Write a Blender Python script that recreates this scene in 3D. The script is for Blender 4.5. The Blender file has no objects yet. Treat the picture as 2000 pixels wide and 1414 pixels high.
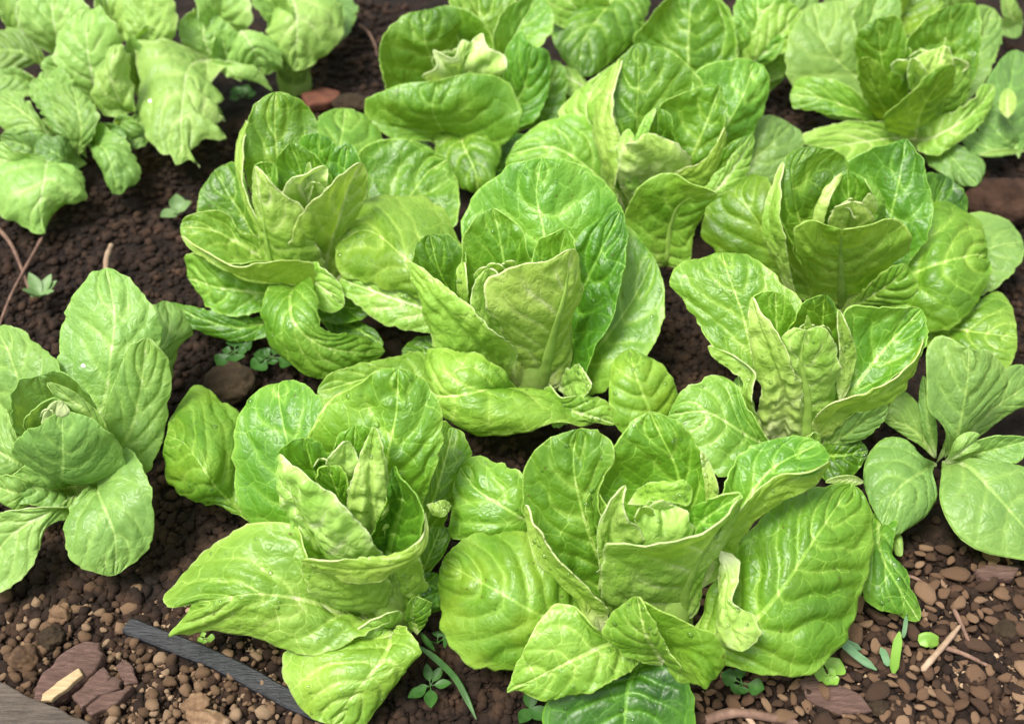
import bpy, math, random
import numpy as np
from mathutils import Vector

# ------------------------------------------------------------------ camera, sky, sun, exposure
scn = bpy.context.scene
col = scn.collection
PITCH = math.radians(48.0)
F_PX = 2144.0                       # focal length for a 2000 px wide frame
CAM_H = 0.706
CAM = np.array([0.0, -CAM_H / math.tan(PITCH), CAM_H])
cam_data = bpy.data.cameras.new('camera')
cam = bpy.data.objects.new('camera', cam_data)
col.objects.link(cam)
cam.location = CAM
cam.rotation_euler = (math.pi / 2 - PITCH, 0, 0)
cam_data.sensor_width = 36.0
cam_data.lens = 36.0 * F_PX / 2000.0
cam_data.clip_start = 0.02
cam_data.clip_end = 500.0
cam_data.dof.use_dof = True
cam_data.dof.focus_distance = 0.77
cam_data.dof.aperture_fstop = 5.6
scn.camera = cam

SUN_EL, SUN_AZ = math.radians(69), math.radians(-112)    # azimuth from +y (away from the camera), negative to the left
world = bpy.data.worlds.new('World')
scn.world = world
world.use_nodes = True
wn = world.node_tree.nodes
wl = world.node_tree.links
bg = wn.get('Background') or wn.new('ShaderNodeBackground')
sky = wn.new('ShaderNodeTexSky')
sky.sky_type = 'NISHITA'
sky.sun_disc = False
sky.sun_elevation = SUN_EL
sky.sun_rotation = SUN_AZ
sky.dust_density = 4.0
sky.air_density = 1.6
hs = wn.new('ShaderNodeHueSaturation')      # thin cloud: whiter than a clear sky
hs.inputs['Saturation'].default_value = 0.35
wl.new(sky.outputs[0], hs.inputs['Color'])
wl.new(hs.outputs[0], bg.inputs[0])
bg.inputs[1].default_value = 0.08
sd = bpy.data.lights.new('sun', 'SUN')
sd.energy = 2.0
sd.angle = math.radians(20)
sd.color = (1.0, 0.965, 0.90)
sun = bpy.data.objects.new('sun', sd)
col.objects.link(sun)
sdir = Vector((math.sin(SUN_AZ) * math.cos(SUN_EL), math.cos(SUN_AZ) * math.cos(SUN_EL), math.sin(SUN_EL)))
sun.rotation_euler = sdir.to_track_quat('Z', 'Y').to_euler()
sun.location = sdir * 5
vs = scn.view_settings
vs.view_transform = 'Standard'
vs.look = 'None'
vs.gamma = 1.0
vs.use_curve_mapping = False
vs.exposure = 1.55
scn.cycles.use_denoising = True
scn.cycles.max_bounces = 8
scn.cycles.diffuse_bounces = 3
scn.cycles.transmission_bounces = 6
scn.cycles.transparent_max_bounces = 6

# ------------------------------------------------------------------ helpers
rng = np.random.default_rng(7)
FWD = np.array([0, math.cos(PITCH), -math.sin(PITCH)])
UPV = np.array([0, math.sin(PITCH), math.cos(PITCH)])


def at(px, py, zcm=0.0):
    """world point at height zcm (cm) that stands on the sight line of a photo pixel"""
    d = FWD + np.array([1.0, 0, 0]) * ((px - 1000.0) / F_PX) - UPV * ((py - 707.0) / F_PX)
    return CAM + d * ((zcm / 100.0 - CAM_H) / d[2])


def _hash(ix, iy, iz):
    h = (ix.astype(np.int64) * 374761393 + iy.astype(np.int64) * 668265263 + iz.astype(np.int64) * 2147483647) & 0xFFFFFFFF
    h = ((h ^ (h >> 13)) * 1274126177) & 0xFFFFFFFF
    h = ((h ^ (h >> 16)) * 2246822519) & 0xFFFFFFFF
    return ((h ^ (h >> 15)) & 0xFFFFFF) / float(0xFFFFFF) * 2 - 1


def noise(x, y, z=0.0):
    x, y, z = np.broadcast_arrays(np.asarray(x, float), np.asarray(y, float), np.asarray(z, float))
    ix, iy, iz = np.floor(x), np.floor(y), np.floor(z)
    fx, fy, fz = x - ix, y - iy, z - iz
    fx = fx ** 3 * (fx * (fx * 6 - 15) + 10)
    fy = fy ** 3 * (fy * (fy * 6 - 15) + 10)
    fz = fz ** 3 * (fz * (fz * 6 - 15) + 10)
    r = 0
    for a in (0, 1):
        for b in (0, 1):
            for c in (0, 1):
                w = (fx if a else 1 - fx) * (fy if b else 1 - fy) * (fz if c else 1 - fz)
                r = r + w * _hash(ix + a, iy + b, iz + c)
    return r


def fbm(x, y, z=0.0, o=3):
    r, a = 0, 1.0
    for i in range(o):
        r = r + a * noise(np.asarray(x) * 2 ** i + 17.3 * i, np.asarray(y) * 2 ** i + 5.1 * i, np.asarray(z) * 2 ** i + 3.7 * i)
        a *= 0.5
    return r


def catmull(P, n, closed=False):
    """centripetal Catmull-Rom through P sampled densely, with the index of each control point"""
    P = np.asarray(P, float)
    P2 = np.vstack([2 * P[0] - P[1], P, 2 * P[-1] - P[-2]])
    out, idx = [], []
    t = np.linspace(0, 1, n, endpoint=False)[:, None]
    for i in range(1, len(P2) - 2):
        p0, p1, p2, p3 = P2[i - 1], P2[i], P2[i + 1], P2[i + 2]
        d0 = max(np.linalg.norm(p1 - p0), 1e-6) ** .5
        d1 = max(np.linalg.norm(p2 - p1), 1e-6) ** .5
        d2 = max(np.linalg.norm(p3 - p2), 1e-6) ** .5
        m1 = (p2 - p1) + d1 * ((p1 - p0) / d0 - (p2 - p0) / (d0 + d1))
        m2 = (p2 - p1) + d1 * ((p3 - p2) / d2 - (p3 - p1) / (d1 + d2))
        idx.append(len(out) * n)
        out.append((2 * t ** 3 - 3 * t ** 2 + 1) * p1 + (t ** 3 - 2 * t ** 2 + t) * m1 + (-2 * t ** 3 + 3 * t ** 2) * p2 + (t ** 3 - t ** 2) * m2)
    out.append(P[-1:])
    idx.append((len(out) - 1) * n)
    return np.vstack(out), idx


def resample(C, n):
    s = np.r_[0, np.cumsum(np.linalg.norm(np.diff(C, axis=0), axis=1))]
    q = np.linspace(0, s[-1], n)
    return np.stack([np.interp(q, s, C[:, k]) for k in range(3)], 1), s[-1]


def mesh_from(name, V, F, mats=(), smooth=True):
    me = bpy.data.meshes.new(name)
    V = np.asarray(V, np.float32)
    F = np.asarray(F, np.int32)
    k = F.shape[1]
    me.vertices.add(len(V))
    me.vertices.foreach_set('co', V.ravel())
    me.loops.add(F.size)
    me.loops.foreach_set('vertex_index', F.ravel())
    me.polygons.add(len(F))
    me.polygons.foreach_set('loop_start', np.arange(0, F.size, k, dtype=np.int32))
    me.update(calc_edges=True)
    me.validate()
    if smooth:
        me.polygons.foreach_set('use_smooth', np.ones(len(me.polygons), bool))
    for m in mats:
        me.materials.append(m)
    return me


def link(name, data, parent=None, loc=(0, 0, 0)):
    o = bpy.data.objects.new(name, data)
    col.objects.link(o)
    o.location = loc
    if parent is not None:
        o.parent = parent
    return o


def tag(o, label=None, cat=None, group=None, kind=None):
    if label: o['label'] = label
    if cat: o['category'] = cat
    if group: o['group'] = group
    if kind: o['kind'] = kind
    return o


def thing(name, loc, label, cat, group=None):
    return tag(link(name, None, None, loc), label, cat, group)


# ------------------------------------------------------------------ materials
def new_mat(name):
    m = bpy.data.materials.new(name)
    m.use_nodes = True
    nt = m.node_tree
    nt.nodes.clear()
    return m, nt


class N:
    """tiny node-tree writer"""
    def __init__(s, nt): s.nt = nt
    def node(s, t, **kw):
        n = s.nt.nodes.new(t)
        for k, v in kw.items(): setattr(n, k, v)
        return n
    def put(s, sock, v):
        if isinstance(v, bpy.types.NodeSocket): s.nt.links.new(v, sock)
        elif v is not None: sock.default_value = v
    def math(s, op, a, b=None, c=None, clamp=False):
        n = s.node('ShaderNodeMath', operation=op, use_clamp=clamp)
        s.put(n.inputs[0], a)
        if b is not None: s.put(n.inputs[1], b)
        if c is not None: s.put(n.inputs[2], c)
        return n.outputs[0]
    def mix(s, f, a, b, mode='MIX'):
        n = s.node('ShaderNodeMix', data_type='RGBA', blend_type=mode)
        s.put(n.inputs[0], f); s.put(n.inputs[6], a); s.put(n.inputs[7], b)
        return n.outputs[2]
    def step(s, x, lo, hi, a=0.0, b=1.0):
        n = s.node('ShaderNodeMapRange', interpolation_type='SMOOTHSTEP')
        s.put(n.inputs[0], x); s.put(n.inputs[1], lo); s.put(n.inputs[2], hi); s.put(n.inputs[3], a); s.put(n.inputs[4], b)
        return n.outputs[0]
    def noise(s, vec, scale, detail=3.0, rough=0.5, dist=0.0):
        n = s.node('ShaderNodeTexNoise')
        s.put(n.inputs['Vector'], vec)
        n.inputs['Scale'].default_value = scale
        n.inputs['Detail'].default_value = detail
        n.inputs['Roughness'].default_value = rough
        n.inputs['Distortion'].default_value = dist
        return n
    def ramp(s, fac, stops):
        n = s.node('ShaderNodeValToRGB')
        e = n.color_ramp.elements
        while len(e) < len(stops): e.new(0.5)
        for k, (p, c) in enumerate(stops):
            e[k].position = p
            e[k].color = (*c, 1)
        s.put(n.inputs[0], fac)
        return n.outputs[0]


def leaf_material(name='lettuce_leaf', rib=False, vein_col=0.5, grey=0.0):
    m, nt = new_mat(name)
    g = N(nt)
    out = g.node('ShaderNodeOutputMaterial')
    info = g.node('ShaderNodeObjectInfo')
    sep = g.node('ShaderNodeSeparateColor')
    g.put(sep.inputs[0], info.outputs['Color'])
    pale, yel, smooth = sep.outputs[0], sep.outputs[1], sep.outputs[2]
    uv = g.node('ShaderNodeUVMap', uv_map='leaf_uv').outputs[0]
    met = g.node('ShaderNodeUVMap', uv_map='metric').outputs[0]
    s2 = g.node('ShaderNodeSeparateXYZ'); g.put(s2.inputs[0], uv)
    s3 = g.node('ShaderNodeSeparateXYZ'); g.put(s3.inputs[0], met)
    au = g.math('ABSOLUTE', g.math('MULTIPLY_ADD', s2.outputs[0], 2.0, -1.0))
    v = s2.outputs[1]
    vein = g.node('ShaderNodeAttribute', attribute_name='vein', attribute_type='GEOMETRY').outputs['Fac']
    xd = g.node('ShaderNodeAttribute', attribute_name='xdist', attribute_type='GEOMETRY').outputs['Fac']
    # lateral veins
    fr = g.math('FRACT', vein)
    dv = g.math('MINIMUM', fr, g.math('SUBTRACT', 1.0, fr))
    wlat = g.math('MULTIPLY_ADD', au, -0.05, 0.075)
    lat = g.step(dv, 0.0, wlat, 1.0, 0.0)
    lat = g.math('MULTIPLY', lat, g.step(au, 0.97, 0.55))
    # midrib
    wr = g.math('MULTIPLY_ADD', v, -0.27, 0.32)
    mid = g.step(xd, g.math('MULTIPLY', wr, 0.35), wr, 1.0, 0.0)
    # netted small veins
    warp = g.noise(met, 0.55, 2.0)
    wv = g.node('ShaderNodeVectorMath', operation='MULTIPLY_ADD')
    g.put(wv.inputs[0], warp.outputs['Color']); wv.inputs[1].default_value = (1.1, 1.1, 0); g.put(wv.inputs[2], met)
    vor = g.node('ShaderNodeTexVoronoi', feature='DISTANCE_TO_EDGE', voronoi_dimensions='2D')
    g.put(vor.inputs['Vector'], wv.outputs[0]); vor.inputs['Scale'].default_value = 0.62
    net = g.step(vor.outputs['Distance'], 0.006, 0.032, 1.0, 0.0)
    vor2 = g.node('ShaderNodeTexVoronoi', feature='DISTANCE_TO_EDGE', voronoi_dimensions='2D')
    g.put(vor2.inputs['Vector'], wv.outputs[0]); vor2.inputs['Scale'].default_value = 2.1
    net2 = g.step(vor2.outputs['Distance'], 0.0, 0.10, 1.0, 0.0)
    # tint
    big = g.noise(met, 0.22, 3.0).outputs['Fac']
    fine = g.noise(met, 2.4, 4.0, 0.6).outputs['Fac']
    fac = g.math('ADD', pale, g.math('MULTIPLY', g.math('SUBTRACT', big, 0.5), 0.66))
    fac = g.math('ADD', fac, g.math('MULTIPLY', g.math('SUBTRACT', fine, 0.5), 0.16))
    fac = g.math('ADD', fac, g.step(v, 0.32, 0.02, 0.0, 0.30))
    fac = g.math('ADD', fac, g.step(au, 0.965, 1.0, 0.0, 0.26))
    halo = g.math('MULTIPLY', g.step(dv, 0.0, 0.26, 1.0, 0.0), g.step(au, 1.0, 0.4))
    fac = g.math('ADD', fac, g.math('MULTIPLY', halo, 0.15))
    fac = g.math('ADD', fac, g.step(au, 0.80, 1.0, 0.0, 0.10))
    fac = g.math('SUBTRACT', fac, 0.03)
    fac = g.math('ADD', fac, g.math('MULTIPLY', lat, 0.10 * vein_col * 2))
    netw = g.math('MULTIPLY', net, g.math('MULTIPLY_ADD', g.noise(met, 0.35, 2.0).outputs['Fac'], 0.85, -0.06))
    netw = g.math('MULTIPLY', netw, g.math('MULTIPLY_ADD', smooth, -0.9, 1.0, clamp=True))
    netw = g.math('MULTIPLY', netw, g.math('MULTIPLY_ADD', pale, -0.9, 1.0, clamp=True))
    fac = g.math('ADD', fac, g.math('MULTIPLY', netw, vein_col * 2))
    fac = g.math('ADD', fac, g.math('MULTIPLY', net2, 0.035))
    fac = g.math('ADD', fac, g.math('MULTIPLY', mid, g.math('MULTIPLY_ADD', smooth, -0.2, 0.38)), clamp=True)
    colr = g.ramp(fac, [(0.0, (0.016, 0.080, 0.004)), (0.30, (0.088, 0.255, 0.016)), (0.58, (0.235, 0.460, 0.060)), (0.80, (0.42, 0.64, 0.15)), (1.0, (0.68, 0.78, 0.40))])
    yspot = g.step(g.noise(met, 0.3, 2.0).outputs['Fac'], 0.35, 0.75)
    colr = g.mix(g.math('MULTIPLY', yel, g.math('MULTIPLY_ADD', yspot, 0.55, 0.2)), colr, (0.40, 0.50, 0.045, 1))
    spot = g.node('ShaderNodeTexVoronoi', voronoi_dimensions='2D')
    g.put(spot.inputs['Vector'], met); spot.inputs['Scale'].default_value = 0.75
    sc = g.node('ShaderNodeSeparateColor'); g.put(sc.inputs[0], spot.outputs['Color'])
    sp = g.math('MULTIPLY', g.step(spot.outputs['Distance'], 0.05, 0.085, 1.0, 0.0), g.math('GREATER_THAN', sc.outputs[0], 0.93))
    colr = g.mix(g.math('MULTIPLY', sp, 0.75), colr, (0.10, 0.085, 0.02, 1))
    rnd = info.outputs['Random']
    hsv = g.node('ShaderNodeHueSaturation')
    g.put(hsv.inputs['Hue'], g.math('MULTIPLY_ADD', rnd, 0.020, 0.481)); g.put(hsv.inputs['Value'], g.math('MULTIPLY_ADD', g.math('FRACT', g.math('MULTIPLY', rnd, 7.31)), 0.20, 0.91)); g.put(hsv.inputs['Color'], colr)
    colr = hsv.outputs[0]
    if grey: colr = g.mix(grey, colr, (0.27, 0.41, 0.15, 1))
    # relief: tissue pillows up between the veins
    pil = g.step(vor.outputs['Distance'], 0.0, 0.34)
    pil2 = g.step(vor2.outputs['Distance'], 0.0, 0.3)
    h = g.math('MULTIPLY', pil, 0.55)
    h = g.math('ADD', h, g.math('MULTIPLY', g.step(dv, 0.0, 0.25), 0.35))
    h = g.math('ADD', h, g.math('MULTIPLY', pil2, 0.16))
    h = g.math('ADD', h, g.math('MULTIPLY', g.noise(met, 1.0, 2.0).outputs['Fac'], 0.6))
    h = g.math('ADD', h, g.math('MULTIPLY', g.noise(met, 9.0, 2.0).outputs['Fac'], 0.06))
    bump = g.node('ShaderNodeBump')
    g.put(bump.inputs['Strength'], g.math('MULTIPLY_ADD', smooth, -0.5, 0.85))
    bump.inputs['Distance'].default_value = 0.0016
    g.put(bump.inputs['Height'], h)
    p = g.node('ShaderNodeBsdfPrincipled')
    g.put(p.inputs['Base Color'], colr)
    g.put(p.inputs['Roughness'], g.math('MULTIPLY_ADD', fine, 0.2, 0.30))
    p.inputs['Specular IOR Level'].default_value = 0.5 if not grey else 0.35
    g.put(p.inputs['Normal'], bump.outputs[0])
    tr = g.node('ShaderNodeBsdfTranslucent')
    g.put(tr.inputs[0], g.mix(0.6, colr, (0.39, 0.58, 0.025, 1)))
    mx = g.node('ShaderNodeMixShader')
    mx.inputs[0].default_value = 0.36
    nt.links.new(p.outputs[0], mx.inputs[1])
    nt.links.new(tr.outputs[0], mx.inputs[2])
    nt.links.new(mx.outputs[0], out.inputs[0])
    return m


def simple_mat(name, stops, scale=40.0, rough=0.8, bump=0.3, bscale=120.0, bdist=0.002, spec=0.3, detail=5.0, stretch=None, trans=0.0, per_object=0.0, warp=0.0):
    m, nt = new_mat(name)
    g = N(nt)
    out = g.node('ShaderNodeOutputMaterial')
    tc = g.node('ShaderNodeTexCoord').outputs['Object']
    vec = tc
    if stretch:
        mp = g.node('ShaderNodeMapping')
        mp.inputs['Scale'].default_value = stretch
        g.put(mp.inputs[0], tc)
        vec = mp.outputs[0]
    n1 = g.noise(vec, scale, detail, 0.6, warp)
    fac = n1.outputs['Fac']
    if per_object:
        rnd = g.node('ShaderNodeObjectInfo').outputs['Random']
        fac = g.math('ADD', fac, g.math('MULTIPLY', g.math('SUBTRACT', rnd, 0.5), per_object), clamp=True)
    c = g.ramp(fac, stops)
    p = g.node('ShaderNodeBsdfPrincipled')
    g.put(p.inputs['Base Color'], c)
    p.inputs['Roughness'].default_value = rough
    p.inputs['Specular IOR Level'].default_value = spec
    n2 = g.noise(vec, bscale, 6.0, 0.65)
    b = g.node('ShaderNodeBump')
    b.inputs['Strength'].default_value = bump
    b.inputs['Distance'].default_value = bdist
    g.put(b.inputs['Height'], n2.outputs['Fac'])
    g.put(p.inputs['Normal'], b.outputs[0])
    sh = p.outputs[0]
    if trans:
        tr = g.node('ShaderNodeBsdfTranslucent')
        g.put(tr.inputs[0], c)
        mx = g.node('ShaderNodeMixShader')
        mx.inputs[0].default_value = trans
        nt.links.new(sh, mx.inputs[1]); nt.links.new(tr.outputs[0], mx.inputs[2])
        sh = mx.outputs[0]
    nt.links.new(sh, out.inputs[0])
    return m


MAT_LEAF = leaf_material()
MAT_GREY = leaf_material('matte_leaf', vein_col=0.4, grey=0.38)
MAT_RIB = simple_mat('midrib_flesh', [(0.3, (0.38, 0.60, 0.10)), (0.6, (0.48, 0.68, 0.16)), (0.8, (0.58, 0.74, 0.24))], 60, 0.42, 0.25, 200, 0.0006, 0.45, trans=0.5)
MAT_STEM = simple_mat('stem_flesh', [(0.3, (0.16, 0.28, 0.04)), (0.7, (0.34, 0.46, 0.12))], 60, 0.5, 0.3, 200, 0.001, 0.4)
MAT_SOIL = simple_mat('soil', [(0.30, (0.004, 0.0022, 0.0014)), (0.5, (0.012, 0.0064, 0.0038)), (0.72, (0.032, 0.017, 0.010)), (0.9, (0.07, 0.038, 0.023))], 55, 0.9, 0.9, 190, 0.006, 0.25, 8.0)
MAT_CRUMB = simple_mat('soil_crumb', [(0.25, (0.006, 0.0032, 0.0018)), (0.48, (0.016, 0.0082, 0.0046)), (0.65, (0.042, 0.022, 0.012)), (0.88, (0.125, 0.070, 0.039))], 38, 0.9, 0.6, 260, 0.002, 0.25, 6.0)
MAT_PEBBLE = simple_mat('pebble', [(0.2, (0.045, 0.024, 0.012)), (0.45, (0.115, 0.066, 0.034)), (0.65, (0.19, 0.116, 0.064)), (0.9, (0.36, 0.26, 0.165))], 130, 0.85, 0.7, 420, 0.0014, 0.3, 6.0, per_object=0.5)
MAT_CHIP = simple_mat('wood_chip', [(0.2, (0.035, 0.018, 0.010)), (0.45, (0.10, 0.054, 0.029)), (0.65, (0.18, 0.105, 0.058)), (0.9, (0.32, 0.21, 0.125))], 90, 0.85, 0.7, 300, 0.0014, 0.3, 6.0, stretch=(1, 4, 2), per_object=0.55)

# ------------------------------------------------------------------ leaf builder
def leaf_res(nu, nv):
    global NU, NV, UU
    NU, NV = nu, nv
    UU = np.linspace(-1, 1, 2 * NU + 1)
    UU = np.sign(UU) * (1 - (1 - np.abs(UU)) ** 1.15)


leaf_res(20, 60)
LEAF_SURF = {}


def pts(s):
    return [at(*[float(c) for c in p.split(',')]) for p in s.split()]


def grid_normals(G):
    du = np.gradient(G, axis=1)
    dv = np.gradient(G, axis=0)
    n = np.cross(du, dv)
    return n / np.maximum(np.linalg.norm(n, axis=2, keepdims=True), 1e-9)


def smooth_grid(A, k):
    for _ in range(k):
        B = A.copy()
        B[1:-1] = (A[:-2] + 2 * A[1:-1] + A[2:]) / 4
        A = B
        B = A.copy()
        B[:, 1:-1] = (A[:, :-2] + 2 * A[:, 1:-1] + A[:, 2:]) / 4
        A = B
    return A


def cells(x, y, seed):
    """rounded bubbles about one unit across"""
    ix, iy = np.floor(x), np.floor(y)
    best = np.full(x.shape, 9.0)
    for a in (-1, 0, 1):
        for b in (-1, 0, 1):
            cx, cy = ix + a, iy + b
            px = cx + .5 + .42 * _hash(cx, cy, np.full(x.shape, seed))
            py = cy + .5 + .42 * _hash(cx, cy, np.full(x.shape, seed + 91))
            best = np.minimum(best, (x - px) ** 2 + (y - py) ** 2)
    return np.clip(1 - best / .55, -.3, 1)


def build_leaf(plant, M, L, R, o, seed, mat):
    """one leaf: midrib curve plus left and right margin, filled, then cupped, veined, blistered and ruffled"""
    Mp, Lp, Rp = pts(M), pts(L), pts(R)
    base, tip = Mp[0], Mp[-1]
    mc, _ = catmull(Mp, 16)
    if o.get('t'):
        lc, _ = catmull([base] + Lp + [tip], 14)
        rc, _ = catmull([base] + Rp + [tip], 14)
    else:
        ring, idx = catmull([base] + Lp + [tip] + Rp[::-1] + [base], 14)
        k = idx[len(Lp) + 1]
        lc, rc = ring[:k + 1], ring[k:][::-1]
    v = np.linspace(0, 1, NV)
    m, ln = resample(mc, NV)
    l, _ = resample(lc, NV)
    r, _ = resample(rc, NV)
    u = UU[None, :, None]
    a, b = (l - m)[:, None, :], (r - m)[:, None, :]
    par = m[:, None, :] + (b - a) / 2 * u + (a + b) / 2 * u * u
    lin = m[:, None, :] + np.where(u < 0, a * -u, b * u)
    da, db = np.linalg.norm(a, axis=2), np.linalg.norm(b, axis=2)
    asym = np.abs(da - db) / np.maximum(da + db, 1e-6)
    cr = np.clip(0.2 + asym * 1.4, o.get('c', 0.2), 1)[:, :, None]
    G = par * (1 - cr) + lin * cr
    n = grid_normals(smooth_grid(G, 4))
    view = CAM - G
    if (n * view).sum(2).mean() < 0:
        n = -n
    n = smooth_grid(n, 3)
    n /= np.maximum(np.linalg.norm(n, axis=2, keepdims=True), 1e-9)
    U = UU[None, :] * np.ones((NV, 1))
    Vv = v[:, None] * np.ones((1, 2 * NU + 1))
    au = np.abs(U)
    hw = np.where(U < 0, da, db)                       # half width in metres
    x = au * hw * 100
    y = Vv * ln * 100
    sx = np.sign(U) * x
    wmax = (da.max() + db.max()) / 2
    shrink = np.clip(hw / 0.012, 0, 1) * np.clip(Vv / 0.08, 0, 1)
    # side-to-side cupping
    G = G + n * (o.get('b', 0.10) * (1.0 if o.get('d') or o.get('b', .1) < 0 else 0.6) * hw * ((1 - au ** 2) * (.9 if o.get('d') else .3) + (.1 if o.get('d') else .7) * 4 * au * (1 - au)) * np.sin(np.pi * np.clip(Vv * 1.05, 0, 1)) ** .7)[:, :, None]
    # lateral veins and pillows
    K = o.get('K', 6.5)
    vein = K * (Vv - 0.24 * au ** 1.15) + (0.75 * noise(sx * 0.22, y * 0.2, seed) + 0.3 * noise(sx * 0.6, y * 0.6, seed + 2)) * au ** .5 + (U > 0) * 0.35 * np.clip(au * 6, 0, 1)
    fr = np.abs(np.sin(np.pi * vein)) ** 0.65
    w = o.get('w', 1.0)
    win = np.clip(au * 7, 0, 1) * np.clip((1 - au) * 4, 0, 1) * shrink
    h = 0.0017 * w * (0.45 + 0.9 * np.clip(noise(sx * 0.25, y * 0.25, seed + 8) + .5, 0, 1)) * (fr - 0.6) * win * min(1.0, wmax / 0.035)
    # blisters
    kb = o.get('k', 0.9) * 0.001
    bl = 1 - np.abs(fbm(sx * 0.62 + seed * 3.1, y * 0.62, seed * 1.7, 3)) * 1.6
    if o.get('k', .9) >= 1.2:
        wx, wy = sx + .5 * noise(sx * .5, y * .5, seed), y + .5 * noise(sx * .5, y * .5, seed + 4)
        bl = .55 * bl + 1.05 * cells(wx * .80, wy * .95, int(seed * 7)) * np.clip(.6 + noise(sx * .3, y * .3, seed + 6), .15, 1.2)
    h += kb * bl * shrink * np.clip((1 - au) * 5, 0.25, 1) * np.clip(au * 5, 0.15, 1)
    h += kb * 0.35 * noise(sx * 2.2, y * 2.2, seed) * shrink
    # slow undulation
    h += o.get('g', 1.0) * 0.0035 * noise(sx * 0.16 + seed, y * 0.18, seed * .37) * np.clip(shrink, 0, 1)
    h += (1 - .7 * o.get('s', .3)) * 0.0019 * noise(sx * 0.42 + seed * 5, y * 0.36, seed * .7) * np.clip(shrink, 0, 1)
    # ruffled margin
    e = o.get('e', 1.0) * 0.0028
    h += e * au ** 4 * (noise(Vv * ln * 100 * 0.5 + 9 * (U > 0), seed, 0) + 0.5 * noise(Vv * ln * 100 * 1.3 + 5 * (U > 0), seed, 3)) * shrink
    # midrib groove
    h -= 0.0006 * np.exp(-(x / 0.25) ** 2) * shrink * (0 if o.get('r') else 1)
    G = G + n * h[:, :, None]
    if o.get('n') or (o.get('p', 0) >= .54 and not o.get('r')):      # narrow folds and heart scraps show no midrib
        x = x + 10
        vein = vein * 0 + .5
    # slightly toothed margin
    outd = G - m[:, None, :]
    outd /= np.maximum(np.linalg.norm(outd, axis=2, keepdims=True), 1e-6)
    tooth = 0.0010 * noise(Vv * ln * 100 * 1.7 + 31 * (U > 0), seed + .5, 0) + 0.0006 * noise(Vv * ln * 100 * 4.0 + 31 * (U > 0), seed + .5, 7)
    G = G + outd * (tooth * o.get('j', 1.5) * np.clip((au - .8) / .2, 0, 1) * shrink)[:, :, None]
    n2 = grid_normals(G)
    n2 *= np.sign((n2 * n).sum(2, keepdims=True))
    # turned-under lip so the margin has thickness
    t1, t2 = 0.0007, 0.0011
    cols = [G[:, :1] + (G[:, 2:3] - G[:, :1]) * 0.5 - n2[:, :1] * t2, G[:, :1] - n2[:, :1] * t1, G,
            G[:, -1:] - n2[:, -1:] * t1, G[:, -1:] + (G[:, -3:-2] - G[:, -1:]) * 0.5 - n2[:, -1:] * t2]
    GG = np.concatenate(cols, 1)
    pad = lambda A, c0=None: np.concatenate([A[:, :1], A[:, :1], A, A[:, -1:], A[:, -1:]], 1)
    W = GG.shape[1]
    iu, iv = np.meshgrid(np.arange(W - 1), np.arange(NV - 1))
    q = (iv * W + iu).ravel()
    F = np.stack([q, q + 1, q + W + 1, q + W], 1)
    # outward = towards the viewer side
    fn = np.cross(GG[:-1, 1:] - GG[:-1, :-1], GG[1:, :-1] - GG[:-1, :-1])
    if (fn[:, 3:-3] * n[:-1, 1:-2][:, :fn[:, 3:-3].shape[1]]).sum() < 0:
        F = F[:, ::-1]
    me = mesh_from('leaf', GG.reshape(-1, 3) - base, F, (mat,))
    li = np.zeros(len(me.loops), np.int32)
    me.loops.foreach_get('vertex_index', li)
    uvd = np.stack([pad((U + 1) / 2).ravel(), pad(Vv).ravel()], 1)
    met = np.stack([pad(sx).ravel() + seed * 13.7, pad(y).ravel() + seed * 7.9], 1)
    l1 = me.uv_layers.new(name='leaf_uv'); l1.data.foreach_set('uv', uvd[li].astype(np.float32).ravel())
    l2 = me.uv_layers.new(name='metric'); l2.data.foreach_set('uv', met[li].astype(np.float32).ravel())
    for nm, A in (('vein', vein), ('xdist', x)):
        at_ = me.attributes.new(nm, 'FLOAT', 'POINT')
        at_.data.foreach_set('value', pad(A).ravel().astype(np.float32))
    ploc = np.array(plant.location)
    ob = link('leaf', me, plant, base - ploc)
    pp = o.get('p', 0.35)
    pp = pp + (.09 if .45 <= pp < .8 else .03 if pp > .2 else 0)
    ob.color = (pp, o.get('y', 0.0), o.get('s', 0.3), 1)
    LEAF_SURF[ob.name] = (ob, G, n2)
    rr = o.get('r', 0)
    if rr:
        nr = 36
        vend = o.get('q', 0.8)
        ks = np.linspace(0, vend, nr)
        c = np.stack([np.interp(ks, v, G[:, NU, k]) for k in range(3)], 1)
        nn = np.stack([np.interp(ks, v, smooth_grid(n2, 3)[:, NU, k]) for k in range(3)], 1)
        nn /= np.linalg.norm(nn, axis=1, keepdims=True)
        tg = np.gradient(c, axis=0); tg /= np.linalg.norm(tg, axis=1, keepdims=True)
        bi = np.cross(tg, nn)
        rad = rr / 100 * (1 - ks / vend) ** 0.75 * (0.85 + 0.3 * (1 - ks))+0.0002
        ang = np.linspace(0, 2 * np.pi, 11)[:-1]
        T = c[:, None] + rad[:, None, None] * (1.15 * bi[:, None] * np.cos(ang)[None, :, None] + 0.55 * nn[:, None] * np.sin(ang)[None, :, None]) + nn[:, None] * 0.0003
        iv, ia = np.meshgrid(np.arange(nr - 1), np.arange(10), indexing='ij')
        F = np.stack([iv * 10 + ia, iv * 10 + (ia + 1) % 10, (iv + 1) * 10 + (ia + 1) % 10, (iv + 1) * 10 + ia], 2).reshape(-1, 4)
        me = mesh_from('midrib', T.reshape(-1, 3) - base, F, (MAT_RIB,))
        link('midrib', me, ob, (0, 0, 0))
    return ob


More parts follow.
